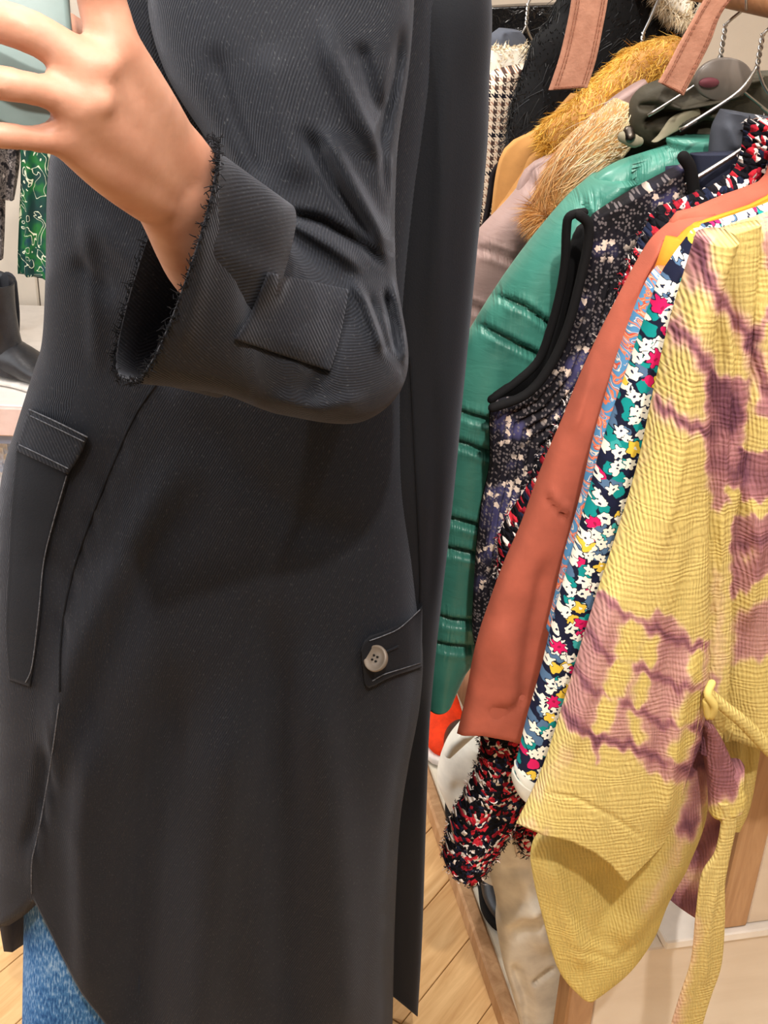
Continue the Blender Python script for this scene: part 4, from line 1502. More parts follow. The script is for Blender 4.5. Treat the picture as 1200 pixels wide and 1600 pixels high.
T_([MC[0], D(160, 5, .580), D(150, -45, .572), D(132, -120, .578), D(112, -175, .590)], [.0130, .0122, .0120, .0102, .0085])
T_([MC[1], D(85, 70, .570), D(28, 42, .563), D(-50, 22, .572), D(-105, 24, .588)], [.0122, .0102, .0104, .0098, .0082])
T_([MC[2], D(70, 143, .570), D(8, 131, .563), D(-65, 118, .572), D(-115, 118, .586)], [.0115, .0080, .0084, .0080, .0072])
T_([MC[3], D(55, 217, .580), D(0, 211, .572), D(-50, 208, .578), D(-90, 208, .588)], [.0104, .0068, .0068, .0066, .006])
# knuckle bumps
for p_, r_ in ((D(146, 162, .577), .0075), (D(155, 108, .575), .0075), (D(104, 215, .586), .0075)):
    T_([p_, p_ + np.array([.004, 0, .001])], [r_, r_])
# web between the fingers
T_([MC[0], MC[1]], [.011, .011])
T_([MC[1], MC[2]], [.0112, .0112])
T_([MC[2], MC[3]], [.0108, .0108])
# thumb behind the phone
T_([D(255, 215, .655), D(190, 120, .655), D(120, 60, .645), D(60, 20, .632)], [.017, .014, .0105, .0085])
# near arm, torso, head, far arm, legs
SH = atY(470, -40, 1.02)
T_([EL, (EL + SH) / 2, SH], [.036, .044, .052])
HEADC = np.array([-.10, 1.12, 1.64])
NK = np.array([-.06, 1.13, 1.47])
CHX = np.array([-.07, 1.13, 1.30])
WAI = np.array([-.12, 1.13, 1.08])
HIP = np.array([-.18, 1.13, .90])
YF = np.array([0, 1., 0])
T_([NK + np.array([0, 0, -.04]), HEADC], [.055, .05])
T_([CHX + np.array([0, 0, .10]), CHX, WAI, HIP], [.085, .10, .09, .09], 20)
T_([CHX + np.array([.0, -.10, .09]), CHX + np.array([.0, .14, .09])], [.06, .06])
T_([HIP + np.array([0, -.045, 0]), HIP + np.array([0, .06, 0])], [.09, .09])
hx = np.array([1., 0, 0])
T_([HEADC + np.array([-.012, 0, .03]), HEADC + np.array([.02, 0, .04])], [.098, .095], 20)
T_([HEADC + np.array([-.04, 0, -.045]), HEADC + np.array([-.02, 0, .02])], [.055, .07], 16)
T_([HEADC + np.array([-.104, 0, .01]), HEADC + np.array([-.118, 0, -.022])], [.010, .014], 12)
T_([HEADC + np.array([-.094, -.02, -.058]), HEADC + np.array([-.094, .02, -.058])], [.009, .009], 10)
for s in (-1, 1):
    T_([HEADC + np.array([.01, s * .098, .02]), HEADC + np.array([.014, s * .100, -.018])], [.016, .012], 10)
fs = CHX + np.array([.0, .16, .08])
T_([fs, np.array([-.03, 1.34, 1.10]), np.array([-.12, 1.32, .90]), np.array([-.16, 1.31, .86])], [.05, .042, .032, .02])
for q, (fx, fy, fz) in enumerate(((-.19, 1.30, .82), (-.195, 1.31, .81), (-.195, 1.325, .812), (-.19, 1.335, .82), (-.20, 1.29, .85))):
    T_([np.array([-.155, 1.30 + q * .008, .862]), np.array([fx, fy, fz + .02]), np.array([fx - .01, fy, fz])], [.011, .009, .007])
legs = []
for (hx_, hy_, kx, ky, fx, fy) in ((-.25, 1.10, -.32, 1.10, -.36, 1.10), (-.16, 1.24, -.17, 1.25, -.15, 1.25)):
    pts = [np.array([hx_, hy_, .86]), np.array([kx, ky, .48]), np.array([fx, fy, .10])]
    legs.append(pts)
    T_(pts, [.075, .054, .038])
    T_([np.array([fx + .02, fy, .045]), np.array([fx - .14, fy - .01, .035])], [.036, .030])
Vb, Fb = join(parts)
person_me = world_mesh(Vb, Fb, .0028, 9)
person = bpy.data.objects.new('person', person_me)
COL.objects.link(person)
person_me.materials.append(M['skin'])
tag(person, 'person in a long charcoal coat and blue jeans, side on, raising a phone', 'person')

for p_, dn in ((D(118, -172, .581), 0), (D(-100, 22, .579), 0), (D(-112, 117, .579), 0), (D(-88, 207, .581), 0)):
    tube('fingernail', [p_, p_ + np.array([-.006, 0, .001])], .0052, 'nail', person, 10, 2, (np.array([0, 1., 0]), .45))
hv, hf = join([tube_mesh([HEADC + np.array([.02, 0, .06]), HEADC + np.array([.05, 0, .03]), HEADC + np.array([.06, 0, -.06])], [.104, .102, .075], 20, 4),
               tube_mesh([HEADC + np.array([.055, 0, .0]), HEADC + np.array([.07, 0, -.10]), HEADC + np.array([.065, 0, -.15])], [.08, .06, .03], 16, 4)])
hair_me = world_mesh(hv, hf, .006, 4)
hair = link('hair', hair_me, 'hair', person)

# ---- the coat
HEM_X = [-60, 0, 25, 50, 65, 100, 165, 230, 330, 620]
HEM_N = [1452, 1440, 1424, 1400, 1430, 1500, 1602, 1660, 1700, 1720]


def coat_hem(px, front):
    near = np.interp(px, HEM_X, HEM_N)
    far = np.interp(px, [-40, 0, 30, 60, 200], [1500, 1490, 1472, 1440, 1430])
    return np.where(front, near, far)


cr = [(-175, 350, 560), (-120, 290, 650), (-60, 200, 690), (0, 160, 695), (100, 125, 688), (200, 105, 675), (270, 96, 665), (400, 92, 652), (500, 86, 648), (550, 72, 648),
      (640, 44, 650), (700, 27, 653), (810, 15, 658), (900, 12, 661), (980, 8, 662), (1060, 10, 657), (1150, 7, 640), (1250, 5, 626), (1400, 1, 618), (1500, -4, 615), (1600, -8, 613),
      (1760, -14, 611)]
A, B = rowsY([(a, y, b, y) for y, a, b in cr], np.full(len(cr), 1.12))
n_ = len(cr)
thf = np.interp([c[0] for c in cr], [-175, -60, 100, 500, 900, 1760], [.08, .13, .14, .14, .16, .17])
cstrokes = [
    ([(250, 590), (205, 660), (150, 790), (112, 900), (96, 990), (93, 1080)], 3.2, -.004),
    ([(300, 690), (200, 860), (130, 1000), (95, 1120), (80, 1230)], 26, .010), ([(330, 720), (230, 900), (150, 1060), (110, 1200)], 22, -.010),
    ([(96, 1080), (85, 1200), (60, 1300), (50, 1400)], 5, .006), ([(78, 1150), (65, 1250), (40, 1340)], 10, -.008),
    ([(640, 560), (650, 720), (656, 905)], 2.6, -.004),
    ([(290, 1000), (230, 1350), (205, 1700)], 30, -.022), ([(370, 1050), (330, 1400), (300, 1720)], 36, .018),
    ([(480, 980), (520, 1250), (550, 1700)], 34, .016), ([(420, 900), (440, 1250), (450, 1700)], 32, -.018), ([(150, 1100), (130, 1300), (140, 1600)], 22, .012),
    ([(560, 1050), (600, 1060)], 20, -.003), ([(130, 330), (200, 400), (260, 480)], 20, .006), ([(110, 400), (180, 470)], 14, -.006),
    ([(125, 300), (145, 440), (150, 600)], 12, .004), ([(300, 620), (380, 740), (470, 820), (600, 850)], 30, -.006),
]
coat = loft('coat', A, B, thf, thf * 1.05, (0, -1, 0), 'twill', person, 160, 190, (.8, .55), hem=coat_hem, strokes=cstrokes, wobble=(.004, 7), hollow=.10, seed=9)
coat['label'] = 'long charcoal black twill coat with shirt-tail hem'
COAT = coat


def bvh_of(objs):
    V, P, n = [], [], 0
    for o in objs:
        V += [v.co.copy() for v in o.data.vertices]
        P += [[i + n for i in p.vertices] for p in o.data.polygons]
        n = len(V)
    return BVHTree.FromPolygons(V, P)


# back panel and vent
br = [(-150, 560, 690), (-80, 570, 748), (0, 580, 765), (120, 580, 761), (219, 575, 758), (362, 575, 744), (500, 575, 731), (600, 575, 721), (700, 575, 712), (800, 575, 702), (900, 575, 691),
      (980, 570, 683), (1060, 565, 676), (1150, 560, 670), (1300, 555, 665), (1450, 550, 660), (1540, 545, 655), (1620, 540, 650)]
Yb = np.interp([r[0] for r in br], [-150, 900, 1060, 1620], [1.135, 1.135, 1.16, 1.17])
A, B = rowsY([(a, y, b, y) for y, a, b in br], Yb)
thb = np.interp([r[0] for r in br], [-150, 0, 700, 950, 1100, 1620], [.06, .10, .11, .09, .05, .04])
loft('back_panel', A, B, thb, .10, (0, -1, 0), 'facing', coat, 80, 130, (.9, .5), hem=hemline([(500, 1500), (612, 1556), (652, 1588), (690, 1600)]), wobble=(.003, 8), hollow=.06,
     strokes=[([(700, 40), (690, 300), (668, 560)], 12, .004), ([(675, 560), (680, 800), (668, 1000)], 8, -.003)])

# near sleeve
sr = [(330, -165, 610, -165, 1.03, .085), (262, -80, 640, -80, 1.02, .10), (236, 0, 642, 0, 1.01, .105), (262, 110, 634, 105, .99, .105), (322, 212, 616, 250, .965, .10), (380, 296, 616, 420, .935, .095),
      (416, 338, 634, 580, .89, .09), (404, 336, 566, 655, .845, .088), (374, 318, 440, 645, .80, .082), (342, 285, 335, 612, .755, .074), (316, 222, 196, 596, .712, .060)]
A, B = rowsY([r[:4] for r in sr], np.array([r[4] for r in sr]))
sh = np.zeros((len(sr), 3))
sh[-1] = (RT * 40 / FPX * .75)
sh[-2] = (RT * 22 / FPX * .78)
ths = np.array([r[5] for r in sr])
sstrokes = [
    ([(505, 10), (520, 90), (560, 180), (598, 250), (612, 340)], 13, 0.0162), ([(630, 30), (622, 110), (596, 220), (606, 330)], 9, -0.0189), ([(560, 60), (585, 150), (600, 190)], 10, -0.0108),
    ([(500, 190), (540, 270), (590, 360), (610, 410)], 12, 0.0162), ([(470, 190), (520, 290), (590, 390)], 11, -0.0135), ([(420, 60), (440, 180), (480, 300)], 24, 0.0081),
    ([(330, 60), (370, 180), (420, 300)], 18, -0.0081),
    ([(365, 318), (440, 338), (520, 385), (580, 430)], 12, 0.0175), ([(420, 330), (500, 345), (570, 385), (610, 425)], 8, -0.0162),
    ([(545, 430), (570, 470), (590, 520), (600, 560)], 8, 0.0162), ([(600, 450), (612, 500), (622, 560)], 6, -0.0189), ([(575, 455), (596, 520), (612, 560)], 6, -0.0108),
    ([(612, 430), (632, 520), (634, 580)], 7, 0.0162), ([(540, 470), (500, 580), (470, 640)], 20, -0.0095), ([(320, 330), (310, 450), (280, 560)], 16, 0.0054),
    ([(362, 528), (430, 548), (512, 580)], 4, -0.0081), ([(410, 620), (500, 640), (580, 620)], 14, 0.0081),
]
nrs = CAM - (A + B) / 2
nrs = nrs / np.linalg.norm(nrs, axis=1)[:, None]
sleeve = loft('sleeve', A, B, ths, ths, nrs, 'twill', coat, 130, 170, (.9, .6), shift=sh, strokes=sstrokes, wobble=(.004, 14), hollow=.09, seed=4)
# frayed cuff threads
n0 = 170 * 130
last = np.array([v.co for v in sleeve.data.vertices])[(170 - 1) * 130:170 * 130]
segs = []
r_ = np.random.default_rng(3)
for i in range(len(last)):
    for q in range(6):
        p0 = last[i] * .5 + last[(i + 1) % len(last)] * .5 + r_.normal(0, .0012, 3)
        dv = -RT * .5 + UP * .3 + r_.normal(0, .5, 3)
        dv /= np.linalg.norm(dv)
        ln = r_.uniform(.0015, .004)
        segs.append(tube_mesh([p0, p0 + dv * ln * .6, p0 + (dv + r_.normal(0, .4, 3)) * ln], [.0004, .0003, .0002], 4))
V, F_ = join(segs)
o = link('frayed_threads', mkmesh('frayed_threads', V, F_), 'lining', coat)
o['kind'] = 'stuff'
# far sleeve hanging on the hidden side
A, B = rowsY([(420, -60, 600, -60), (400, 60, 590, 60), (380, 250, 560, 250), (350, 450, 520, 450), (330, 600, 480, 600)], np.array([1.28, 1.31, 1.335, 1.33, 1.33]))
loft('sleeve', A, B, .065, .065, (0, -1, 0), 'twill', coat, 40, 40, (1, .9), hollow=.06)
# collar
A, B = rowsY([(385, -235, 520, -215), (362, -200, 545, -180), (350, -160, 575, -140)], np.array([1.12, 1.12, 1.12]))
loft('collar', A, B, .07, .075, (0, -1, 0), 'twill', coat, 50, 20, (1, .9))


def patch(name, rows, off, thick, mat, parent, bvh, nu=24, nv=40, rim=.25):
    """Slab of cloth lying on the coat: px rows from a left to a right edge, depth taken from the surface under it."""
    r = np.asarray(rows, float)
    R = crom(r, np.linspace(0, 1, nv))
    f = np.linspace(0, 1, nu)
    px = R[:, None, 0] * (1 - f) + R[:, None, 2] * f
    py = R[:, None, 1] * (1 - f) + R[:, None, 3] * f
    d = rays(px, py)
    dn = d / np.linalg.norm(d, axis=-1, keepdims=True)
    dist = np.full(px.shape, np.nan)
    for j in range(nv):
        for i in range(nu):
            h = bvh.ray_cast(Vector(CAM), Vector(dn[j, i]))
            if h[0] is not None:
                dist[j, i] = h[3]
    for j in range(nv):                      # past the silhouette: continue the nearest depth
        ok = ~np.isnan(dist[j])
        if ok.any():
            dist[j] = np.interp(np.arange(nu), np.nonzero(ok)[0], dist[j][ok])
    dist = np.where(np.isnan(dist), np.nanmedian(dist), dist)
    k = np.ones((5,)) / 5
    pad = np.pad(dist, ((2, 2), (2, 2)), mode='edge')
    dist = sum(pad[a:a + nv, b:b + nu] for a in range(5) for b in range(5)) / 25
    Pf = CAM + dn * (dist - off - thick)[..., None]
    Pm = CAM + dn * (dist - off - thick * .5)[..., None]
    Pb = CAM + dn * (dist - off + .004)[..., None]
    cen = Pf.mean((0, 1))
    Pf = Pf.copy()
    # slightly pulled-in front face so the edge is rounded
    for a in (0, -1):
        Pf[a] = Pf[a] * .0 + Pm[a] * .35 + Pf[a] * .65
        Pf[:, a] = Pm[:, a] * .35 + Pf[:, a] * .65
    V = np.concatenate([Pf.reshape(-1, 3), Pb.reshape(-1, 3)])
    idx = lambda j, i, s=0: s * nv * nu + j * nu + i
    F_, uvl = [], []
    for j in range(nv - 1):
        for i in range(nu - 1):
            F_.append([idx(j, i), idx(j + 1, i), idx(j + 1, i + 1), idx(j, i + 1)])
            F_.append([idx(j, i, 1), idx(j, i + 1, 1), idx(j + 1, i + 1, 1), idx(j + 1, i, 1)])
    for j in range(nv - 1):
        F_.append([idx(j, 0), idx(j, 0, 1), idx(j + 1, 0, 1), idx(j + 1, 0)])
        F_.append([idx(j, nu - 1), idx(j + 1, nu - 1), idx(j + 1, nu - 1, 1), idx(j, nu - 1, 1)])
    for i in range(nu - 1):
        F_.append([idx(0, i), idx(0, i + 1), idx(0, i + 1, 1), idx(0, i, 1)])
        F_.append([idx(nv - 1, i), idx(nv - 1, i, 1), idx(nv - 1, i + 1, 1), idx(nv - 1, i + 1)])
    U = np.concatenate([np.stack([px, -py], -1).reshape(-1, 2)] * 2) / 1900
    UV = np.array([U[v] for f_ in F_ for v in f_])
    return link(name, mkmesh(name, V, F_, UV), mat, parent)


def seam(name, pts, off, rad, mat, parent, bvh, sub=8):
    t = np.linspace(0, 1, (len(pts) - 1) * sub + 1)
    q = crom(np.array(pts, float), t)
    P = []
    for x, y in q:
        d = rays(x, y)
        d = d / np.linalg.norm(d)
        h = bvh.ray_cast(Vector(CAM), Vector(d))
        if h[0] is not None:
            P.append(CAM + d * (h[3] - off))
    return tube(name, P, rad, mat, parent, 6)


bv = bvh_of([coat])
patch('pocket', [(26, 690, 112, 728), (20, 760, 100, 770), (16, 810, 84, 822), (13, 880, 70, 880), (9, 960, 64, 955), (9, 1000, 58, 1005), (14, 1062, 47, 1073)], .001, .0045, 'facing', coat, bv)
flap = patch('pocket_flap', [(45, 638, 138, 682), (36, 668, 124, 714), (25, 704, 106, 741)], .007, .005, 'twill', coat, bv, 26, 20)
bv2 = bvh_of([coat] + [c for c in coat.children if c.name.startswith('pocket')])
seam('stitch_line', [(48, 650), (90, 670), (131, 690)], .0012, .0006, 'worn', coat, bv2)
seam('stitch_line', [(30, 695), (70, 714), (106, 732)], .0012, .0006, 'worn', coat, bv2)
seam('stitch_line', [(104, 744), (82, 820), (68, 880), (60, 960), (50, 1040), (40, 1066)], .0012, .0006, 'worn', coat, bv2)
seam('stitch_line', [(46, 640), (92, 661), (136, 683)], .0012, .0007, 'worn', coat, bv2)
seam('seam_line', [(243, 602), (205, 660), (150, 790), (112, 900), (96, 990), (93, 1080)], .0008, .0011, 'lining', coat, bv2)
seam('seam_line', [(92, 1100), (78, 1200), (60, 1300), (50, 1345), (49, 1396)], .0012, .0007, 'worn', coat, bv2)
tab_bv = bvh_of([coat] + [c for c in coat.children if c.name.startswith('back_panel')])
tab = patch('belt_tab', [(660, 946, 659, 1042), (645, 962, 641, 1048), (625, 975, 622, 1054), (600, 986, 602, 1062), (578, 994, 584, 1072), (568, 1004, 574, 1074), (564, 1016, 569, 1064)],
            .006, .005, 'facing', coat, tab_bv, 24, 30)
seam('seam_line', [(641, 560), (649, 720), (655, 850), (657, 905), (656, 940)], .0010, .0011, 'lining', coat, tab_bv)
bt = bvh_of([tab])
seam('stitch_line', [(657, 1036), (625, 1046), (600, 1054), (582, 1064)], .0012, .0006, 'worn', coat, bt)
seam('stitch_line', [(656, 953), (625, 981), (600, 993), (578, 1001)], .0012, .0006, 'worn', coat, bt)
h = bt.ray_cast(Vector(CAM), Vector((rays(588, 1029) / np.linalg.norm(rays(588, 1029)))))
bc = np.array(h[0])
bn = np.array(CAM - bc)
bn = bn / np.linalg.norm(bn)
bn = bn + RT * -.62 + UP * .12
bn /= np.linalg.norm(bn)
bx_ = np.cross([0, 0, 1.], bn)
bx_ /= np.linalg.norm(bx_)
by_ = np.cross(bn, bx_)
bc = bc + (CAM - bc) / np.linalg.norm(CAM - bc) * .0105


def button(prof, mat, parent, holes=True):
    n = 32
    V = np.concatenate([[bc + bx_ * r * math.cos(a) + by_ * r * math.sin(a) + bn * z for a in np.linspace(0, 2 * np.pi, n, endpoint=False)] for r, z in prof])
    F_ = [[j * n + i, j * n + (i + 1) % n, (j + 1) * n + (i + 1) % n, (j + 1) * n + i] for j in range(len(prof) - 1) for i in range(n)]
    F_ += [list(range(n))[::-1], [(len(prof) - 1) * n + i for i in range(n)]]
    b = link('button', mkmesh('button', V, F_), mat, parent)
    segs = []
    for sx in (-1, 1):
        for sy_ in (-1, 1):
            c0 = bc + bx_ * .0022 * sx + by_ * .0022 * sy_
            segs.append(tube_mesh([c0 + bn * .001, c0 + bn * .0033], .0011, 8))
    V, F_ = join(segs)
    return b, V, F_


bt_, V, F_ = button([(.008, -.004), (.0122, -.002), (.0131, .001), (.0127, .003), (.0115, .0036), (.0105, .0026), (.004, .0022)], 'buttonm', coat)
bt_['label'] = 'round horn-brown button'
link('button_thread', mkmesh('button_thread', V, F_), 'blackhole', coat)
# buttonhole stitch
seam('buttonhole', [(604, 1018), (614, 1014), (622, 1010)], .0122, .0012, 'facing', coat, tab_bv)
sb = bvh_of([sleeve])
patch('sleeve_tab', [(418, 425, 545, 452), (400, 470, 538, 495), (382, 505, 528, 540), (366, 530, 516, 580)], .003, .0045, 'twill', coat, sb, 26, 24)

# jeans
jr = []
LA, LB, th1 = [], [], []
for pts, nm in ((legs[0], 'jeans_leg'), (legs[1], 'jeans_leg')):
    path = crom(np.array(pts), np.linspace(0, 1, 8))
    rad = np.array([.088, .088, .088, .086, .086, .086, .088, .09])
    A = path + np.array([-1, 0, 0]) * rad[:, None]
    B = path + np.array([1, 0, 0]) * rad[:, None]
    j = loft(nm, A, B, rad, rad, (0, -1, 0), 'denim', person, 56, 60, (1, 1), wobble=(.004, 16), hollow=.05, cap0=True)
    j['label'] = 'leg of mid-blue denim jeans'

# ------------------------------------------------------------------ phone (held in the hand)
pc = D(-12, -20, .607)
pn = np.cross(RT, UP)
ax = np.array([RT * math.cos(.10) + UP * math.sin(.10), UP * math.cos(.10) - RT * math.sin(.10), -FW])
ph = empty('phone', pc, 'grey-green phone held up in the raised hand, mostly cropped', 'phone')
V, F_ = box_mesh(pc, ax, (.037, .076, .004), .0035)
link('case', mkmesh('case', V, F_), 'phone', ph)
V, F_ = box_mesh(pc - ax[2] * .0042, ax, (.034, .072, .0005), .0002)
link('screen', mkmesh('screen', V, F_), 'phone_dark', ph)
cc = pc + ax[0] * -.017 + ax[1] * .054 + ax[2] * .005
V, F_ = box_mesh(cc, ax, (.016, .016, .0016), .0015)
cb = link('camera_bump', mkmesh('camera_bump', V, F_), 'phone', ph)
for dx, dy in ((-.007, .007), (.007, -.007)):
    c0 = cc + ax[0] * dx + ax[1] * dy
    tube('lens', [c0 + ax[2] * .001, c0 + ax[2] * .0026], .0055, 'phone_dark', cb, 16)

# ------------------------------------------------------------------ background at the left: wall display
unit = empty('shelf_unit', (-1.2, 2.75, 0), 'white and blush shelf unit at the far left', 'shelf')
box('shelf_board', (-2.1, 2.42, .43), (-.45, 3.1, .462), 'shelf_white', unit, .003)
box('shelf_edge', (-2.1, 2.405, .395), (-.45, 2.419, .462), 'shelf_pink', unit, .003)
box('shelf_board', (-2.1, 2.46, .08), (-.45, 3.1, .11), 'shelf_pink', unit, .003)
box('plinth', (-2.1, 2.52, 0), (-.45, 3.1, .079), 'shelf_pink', unit, .003)
box('under_rail', (-2.1, 2.44, .36), (-.45, 2.46, .394), 'shelf_blue', unit, .002)
box('side_panel', (-.45, 2.42, 0), (-.42, 3.1, .80), 'shelf_white', unit, .003)
bp = empty('wall_panelling', (-1.2, 3.14, 0), 'cream vertical board panelling behind the boot shelf', 'panelling')
for i in range(14):
    x = -2.2 + i * .14
    box('panel_board', (x, 3.12, .001), (x + .136, 3.15, 2.3), 'wall', bp, .004)


def prof_loft(name, secs, mat, parent, nu=28, nv=40, pw=(1, 1), **kw):
    """secs: (centre3, halfwidth vec3, height vec3)"""
    A = np.array([np.array(c) - np.array(h) for c, h, u in secs])
    B = np.array([np.array(c) + np.array(h) for c, h, u in secs])
    t = np.array([np.linalg.norm(u) for c, h, u in secs])
    nr = np.array([np.array(u) / np.linalg.norm(u) for c, h, u in secs])
    return loft(name, A, B, t, t, nr, mat, parent, nu, nv, pw, **kw)


# chelsea boot on the shelf, toe to the right
def boot(origin, yaw, s, label, group):
    r = empty('chelsea_boot', origin, label, 'boot', group)
    c, sn_ = math.cos(yaw), math.sin(yaw)
    X = np.array([c, sn_, 0]); Yv = np.array([-sn_, c, 0]); Z = np.array([0, 0, 1.])
    O = np.array(origin, float)
    at = lambda x, z: O + X * x * s + Z * z * s
    prof_loft('shaft', [(at(-.005, .235), X * .056 * s + Z * -.012, Yv * .047 * s), (at(-.006, .20), X * .055 * s, Yv * .046 * s), (at(-.004, .15), X * .053 * s, Yv * .043 * s), (at(0, .10), X * .058 * s - Z * .012, Yv * .040 * s),
                        (at(.012, .065), X * .072 * s - Z * .02, Yv * .041 * s), (at(.02, .03), X * .082 * s - Z * .008, Yv * .042 * s)][::-1], 'leather', r, 36, 40, hollow=.08)
    prof_loft('vamp', [(at(-.055, .045), Z * .03 * s, Yv * .034 * s), (at(-.02, .055), Z * .04 * s, Yv * .040 * s), (at(.05, .055), Z * .042 * s, Yv * .042 * s), (at(.11, .040), Z * .028 * s, Yv * .045 * s),
                       (at(.165, .032), Z * .021 * s, Yv * .042 * s), (at(.20, .028), Z * .014 * s, Yv * .024 * s)], 'leather', r, 30, 40)
    prof_loft('sole', [(at(-.075, .010), Z * .010 * s, Yv * .026 * s), (at(-.04, .010), Z * .010 * s, Yv * .037 * s), (at(.05, .010), Z * .009 * s, Yv * .036 * s), (at(.13, .009), Z * .008 * s, Yv * .047 * s),
                       (at(.185, .011), Z * .008 * s, Yv * .038 * s), (at(.21, .013), Z * .007 * s, Yv * .016 * s)], 'rubber', r, 24, 30, pw=(.5, .8))
    for sd in (-1, 1):
        P = [at(.012, .215) + Yv * sd * .0445 * s, at(.018, .15) + Yv * sd * .0415 * s, at(.022, .10) + Yv * sd * .0405 * s]
        tube('elastic_gusset', P, [.022 * s, .017 * s, .007 * s], 'elastic', r, 12, 4, (Yv, .16))
    P = [at(-.06, .215), at(-.072, .245), at(-.06, .262), at(-.052, .24)]
    tube('pull_tab', P, .006 * s, 'elastic', r, 8, 4, (Yv, .4))
    return r


bo_p = atY(18, 590, 2.56)
boot((-.875, 2.56, .462), math.radians(-20), 1.02, 'black leather chelsea boot on the white shelf, right one of the pair', 'boots on the shelf')
boot((-1.03, 2.72, .462), math.radians(-20), 1.02, 'black leather chelsea boot mostly hidden at the left picture edge', 'boots on the shelf')

# clothes hanging at the far left
def hang_far(name, label, rows, Y, mat, cat='blouse', th=.02):
    r = empty(name, atY(rows[0][0], rows[0][1], Y), label, cat, 'clothes on the far left rail')
    A, B = rowsY(rows, np.full(len(rows), Y))
    loft('body', A, B, th, th, (0, -1, 0), mat, r, 60, 60, (1, .6), folds=((7, .006, .3, .5), (13, .003, 1.2, .6)), hollow=.04)
    tp = (atY(rows[0][0], rows[0][1], Y) + atY(rows[0][2], rows[0][3], Y)) / 2
    tube('hanger_hook', [tp + np.array([0, 0, -.03]), tp + np.array([0, 0, .01]), np.array([tp[0], 2.68, 1.435])], .002, 'steel', r, 8, 4)
    return r


hang_far('green_blouse', 'sheer green print blouse with white squiggles hanging above the boot', [(48, 90, 78, 90), (28, 130, 104, 130), (30, 180, 102, 180), (34, 260, 100, 260), (32, 340, 97, 340), (30, 400, 97, 410), (30, 425, 95, 436)], 2.62, 'greenprint')
hang_far('grey_print_top', 'grey and black speckled print top at the left edge', [(-45, 90, -15, 90), (-70, 130, 24, 130), (-65, 190, 28, 190), (-60, 250, 30, 250), (-55, 305, 22, 312)], 2.66, 'greyprint', 'top')
hang_far('black_print_top', 'black top with white flecks cut by the left picture edge', [(-60, 100, -40, 100), (-90, 150, 2, 150), (-85, 250, 6, 250), (-80, 330, 7, 330), (-75, 400, 5, 404)], 2.74, 'greyprint', 'top')
lr = empty('steel_clothes_rail', (-1.2, 2.68, 1.42), 'steel clothes rail high at the far left behind the phone', 'clothes rail')
tube('rod', [np.array([-2.2, 2.68, 1.42]), np.array([-.4, 2.68, 1.42])], .012, 'steel', lr, 12)
for x in (-2.1, -.42):
    tube('bracket', [np.array([x, 2.68, 1.42]), np.array([x, 3.13, 1.42])], .01, 'steel', lr, 10)
# sequinned pouch on the lower shelf
sq = empty('sequin_bag', (-.93, 2.62, .11), 'silver-white sequinned bag on the lower shelf at left edge', 'bag')
prof_loft('pouch', [((-.93, 2.62, .115), (.12, 0, 0), (0, -.05, 0)), ((-.93, 2.62, .16), (.135, 0, 0), (0, -.06, 0)), ((-.93, 2.62, .26), (.125, 0, 0), (0, -.05, 0)), ((-.93, 2.62, .32), (.10, 0, 0), (0, -.03, 0))], 'sequin', sq, 40, 30, pw=(1, .7), wobble=(.006, 40))
tube('handle', [np.array([-1.0, 2.62, .31]), np.array([-.97, 2.62, .345]), np.array([-.89, 2.62, .345]), np.array([-.86, 2.62, .31])], .006, 'sequin', sq, 8, 5)


# ------------------------------------------------------------------ things on the plinth under the clothes
def P3(px, py, z):
    return atZ(px, py, z)


bag = empty('white_canvas_bag', wkz(.56, 1.46, .03), 'bright white canvas bag slumped on the plinth beneath the rust jacket', 'bag')
A, B = rowsK([(722, 1148, 775, 1146), (702, 1168, 790, 1170), (689, 1200, 800, 1205), (686, 1228, 805, 1240), (694, 1250, 806, 1275), (706, 1275, 808, 1300), (725, 1320, 812, 1330), (738, 1352, 815, 1356)], 1.38)
loft('bag_body', A, B, .05, .05, FR, 'cream', bag, 70, 60, (1, .8), wobble=(.006, 22), strokes=[([(725, 1160), (705, 1180), (696, 1178)], 5, .006), ([(740, 1190), (730, 1260), (720, 1290)], 12, .008), ([(700, 1235), (760, 1240)], 10, -.008)])
A, B = rowsK([(720, 1150, 742, 1148), (704, 1164, 722, 1166), (695, 1180, 704, 1182)], 1.325)
loft('turned_flap', A, B, .006, .006, FR, 'cream', bag, 24, 20)

tr = empty('beige_trousers', wkz(.6, 1.14, .2), 'rumpled pale beige cotton trousers hanging behind the yellow hem', 'trousers')
A, B = rowsK([(742, 1275, 846, 1290), (752, 1310, 872, 1320), (764, 1360, 890, 1370), (776, 1410, 894, 1420), (776, 1445, 896, 1465), (788, 1510, 893, 1520), (806, 1570, 890, 1570), (822, 1640, 890, 1640)], 1.13)
loft('trouser_leg', A, B, .035, .03, FR, 'beige', tr, 80, 90, (1, .7), wobble=(.005, 20), hollow=.05,
     strokes=[([(830, 1545), (850, 1530), (872, 1515)], 3, -.008), ([(775, 1445), (810, 1420), (860, 1400)], 10, .012), ([(790, 1470), (850, 1430)], 9, -.010), ([(800, 1330), (830, 1420), (860, 1500)], 16, .010),
              ([(800, 1500), (825, 1570), (830, 1640)], 9, -.012), ([(780, 1360), (830, 1350)], 8, -.006)])
A, B = rowsK([(792, 1280, 830, 1290), (800, 1310, 822, 1318), (806, 1336, 818, 1340)], 1.09)
loft('frayed_waist', A, B, .006, .006, FR, 'pinkgrey', tr, 24, 24, wobble=(.004, 80))


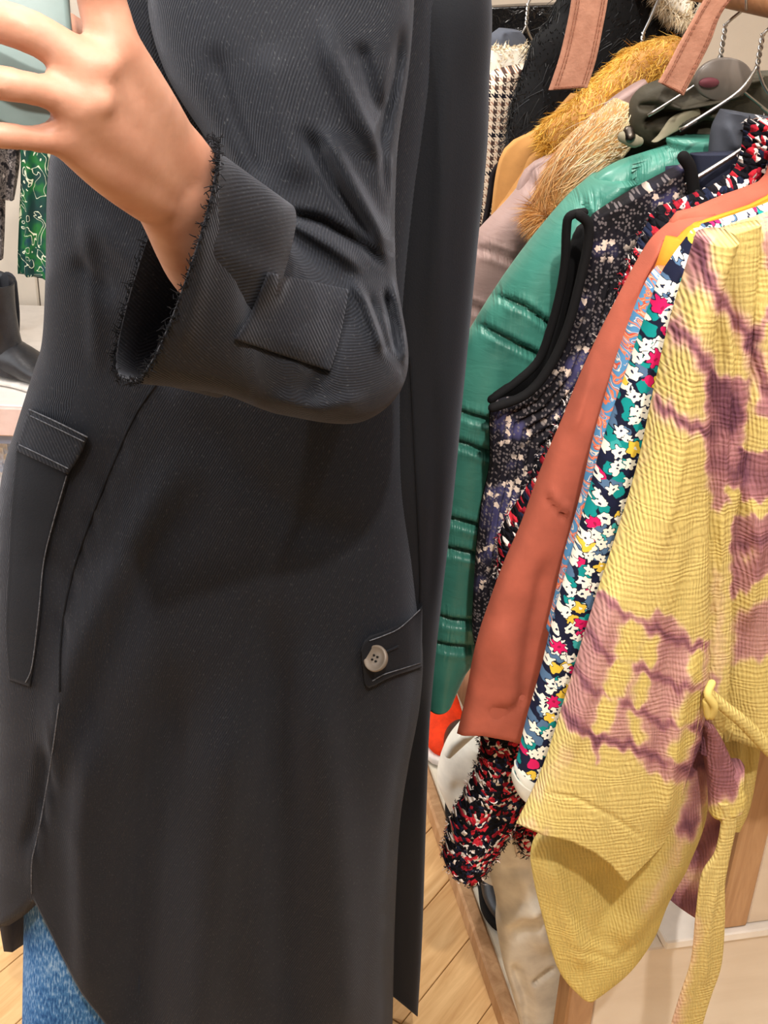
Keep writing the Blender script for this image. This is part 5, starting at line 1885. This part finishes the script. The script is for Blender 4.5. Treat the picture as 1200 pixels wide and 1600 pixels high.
def shoe(name, origin, yaw, s, upper, sole, label, cat='shoe', hi=.085):
    r = empty(name, origin, label, cat)
    c, sn_ = math.cos(yaw), math.sin(yaw)
    X = np.array([c, sn_, 0]); Yv = np.array([-sn_, c, 0]); Z = np.array([0, 0, 1.])
    O = np.array(origin, float)
    at = lambda x, z: O + X * x * s + Z * z * s
    prof_loft('upper', [(at(-.115, .055), Z * .03 * s, Yv * .022 * s), (at(-.09, hi * .62 + .01), Z * hi * .55 * s, Yv * .034 * s), (at(-.04, hi * .6 + .01), Z * hi * .55 * s, Yv * .038 * s), (at(.02, .058), Z * .038 * s, Yv * .042 * s),
                        (at(.08, .045), Z * .026 * s, Yv * .045 * s), (at(.125, .038), Z * .018 * s, Yv * .034 * s), (at(.14, .034), Z * .010 * s, Yv * .016 * s)], upper, r, 32, 44)
    prof_loft('sole', [(at(-.125, .014), Z * .013 * s, Yv * .022 * s), (at(-.09, .014), Z * .014 * s, Yv * .037 * s), (at(.0, .013), Z * .013 * s, Yv * .038 * s), (at(.08, .013), Z * .012 * s, Yv * .047 * s),
                       (at(.13, .015), Z * .011 * s, Yv * .036 * s), (at(.15, .017), Z * .009 * s, Yv * .016 * s)], sole, r, 26, 36, pw=(.4, .8))
    op = [at(-.085 + .07 * (i / 9), hi * 1.16 + .008 - .01 * abs(i / 9 - .5)) for i in range(10)]
    tube('collar_rim', op, .008 * s, upper, r, 8, 2)
    return r


shoe('red_sneaker', wkz(.535, 1.86, .03), math.radians(-82), .95, 'red_suede', 'rubber', 'orange-red suede sneaker with white sole on the plinth', 'sneaker')
shoe('brown_loafer', wkz(.538, 1.66, .03), math.radians(-85), .9, 'brown_leather', 'blackhole', 'dark brown leather loafer between the red sneaker and white bag')
shoe('black_loafer', wkz(.515, 1.515, .03), math.radians(-100), .62, 'leather', 'blackhole', 'black leather shoe toe peeking out left of the white bag')
shoe('black_shoe', wkz(.530, 1.43, .03), math.radians(-80), .8, 'leather', 'blackhole', 'black shoe toe beneath the red boucle sleeve', 'shoe')
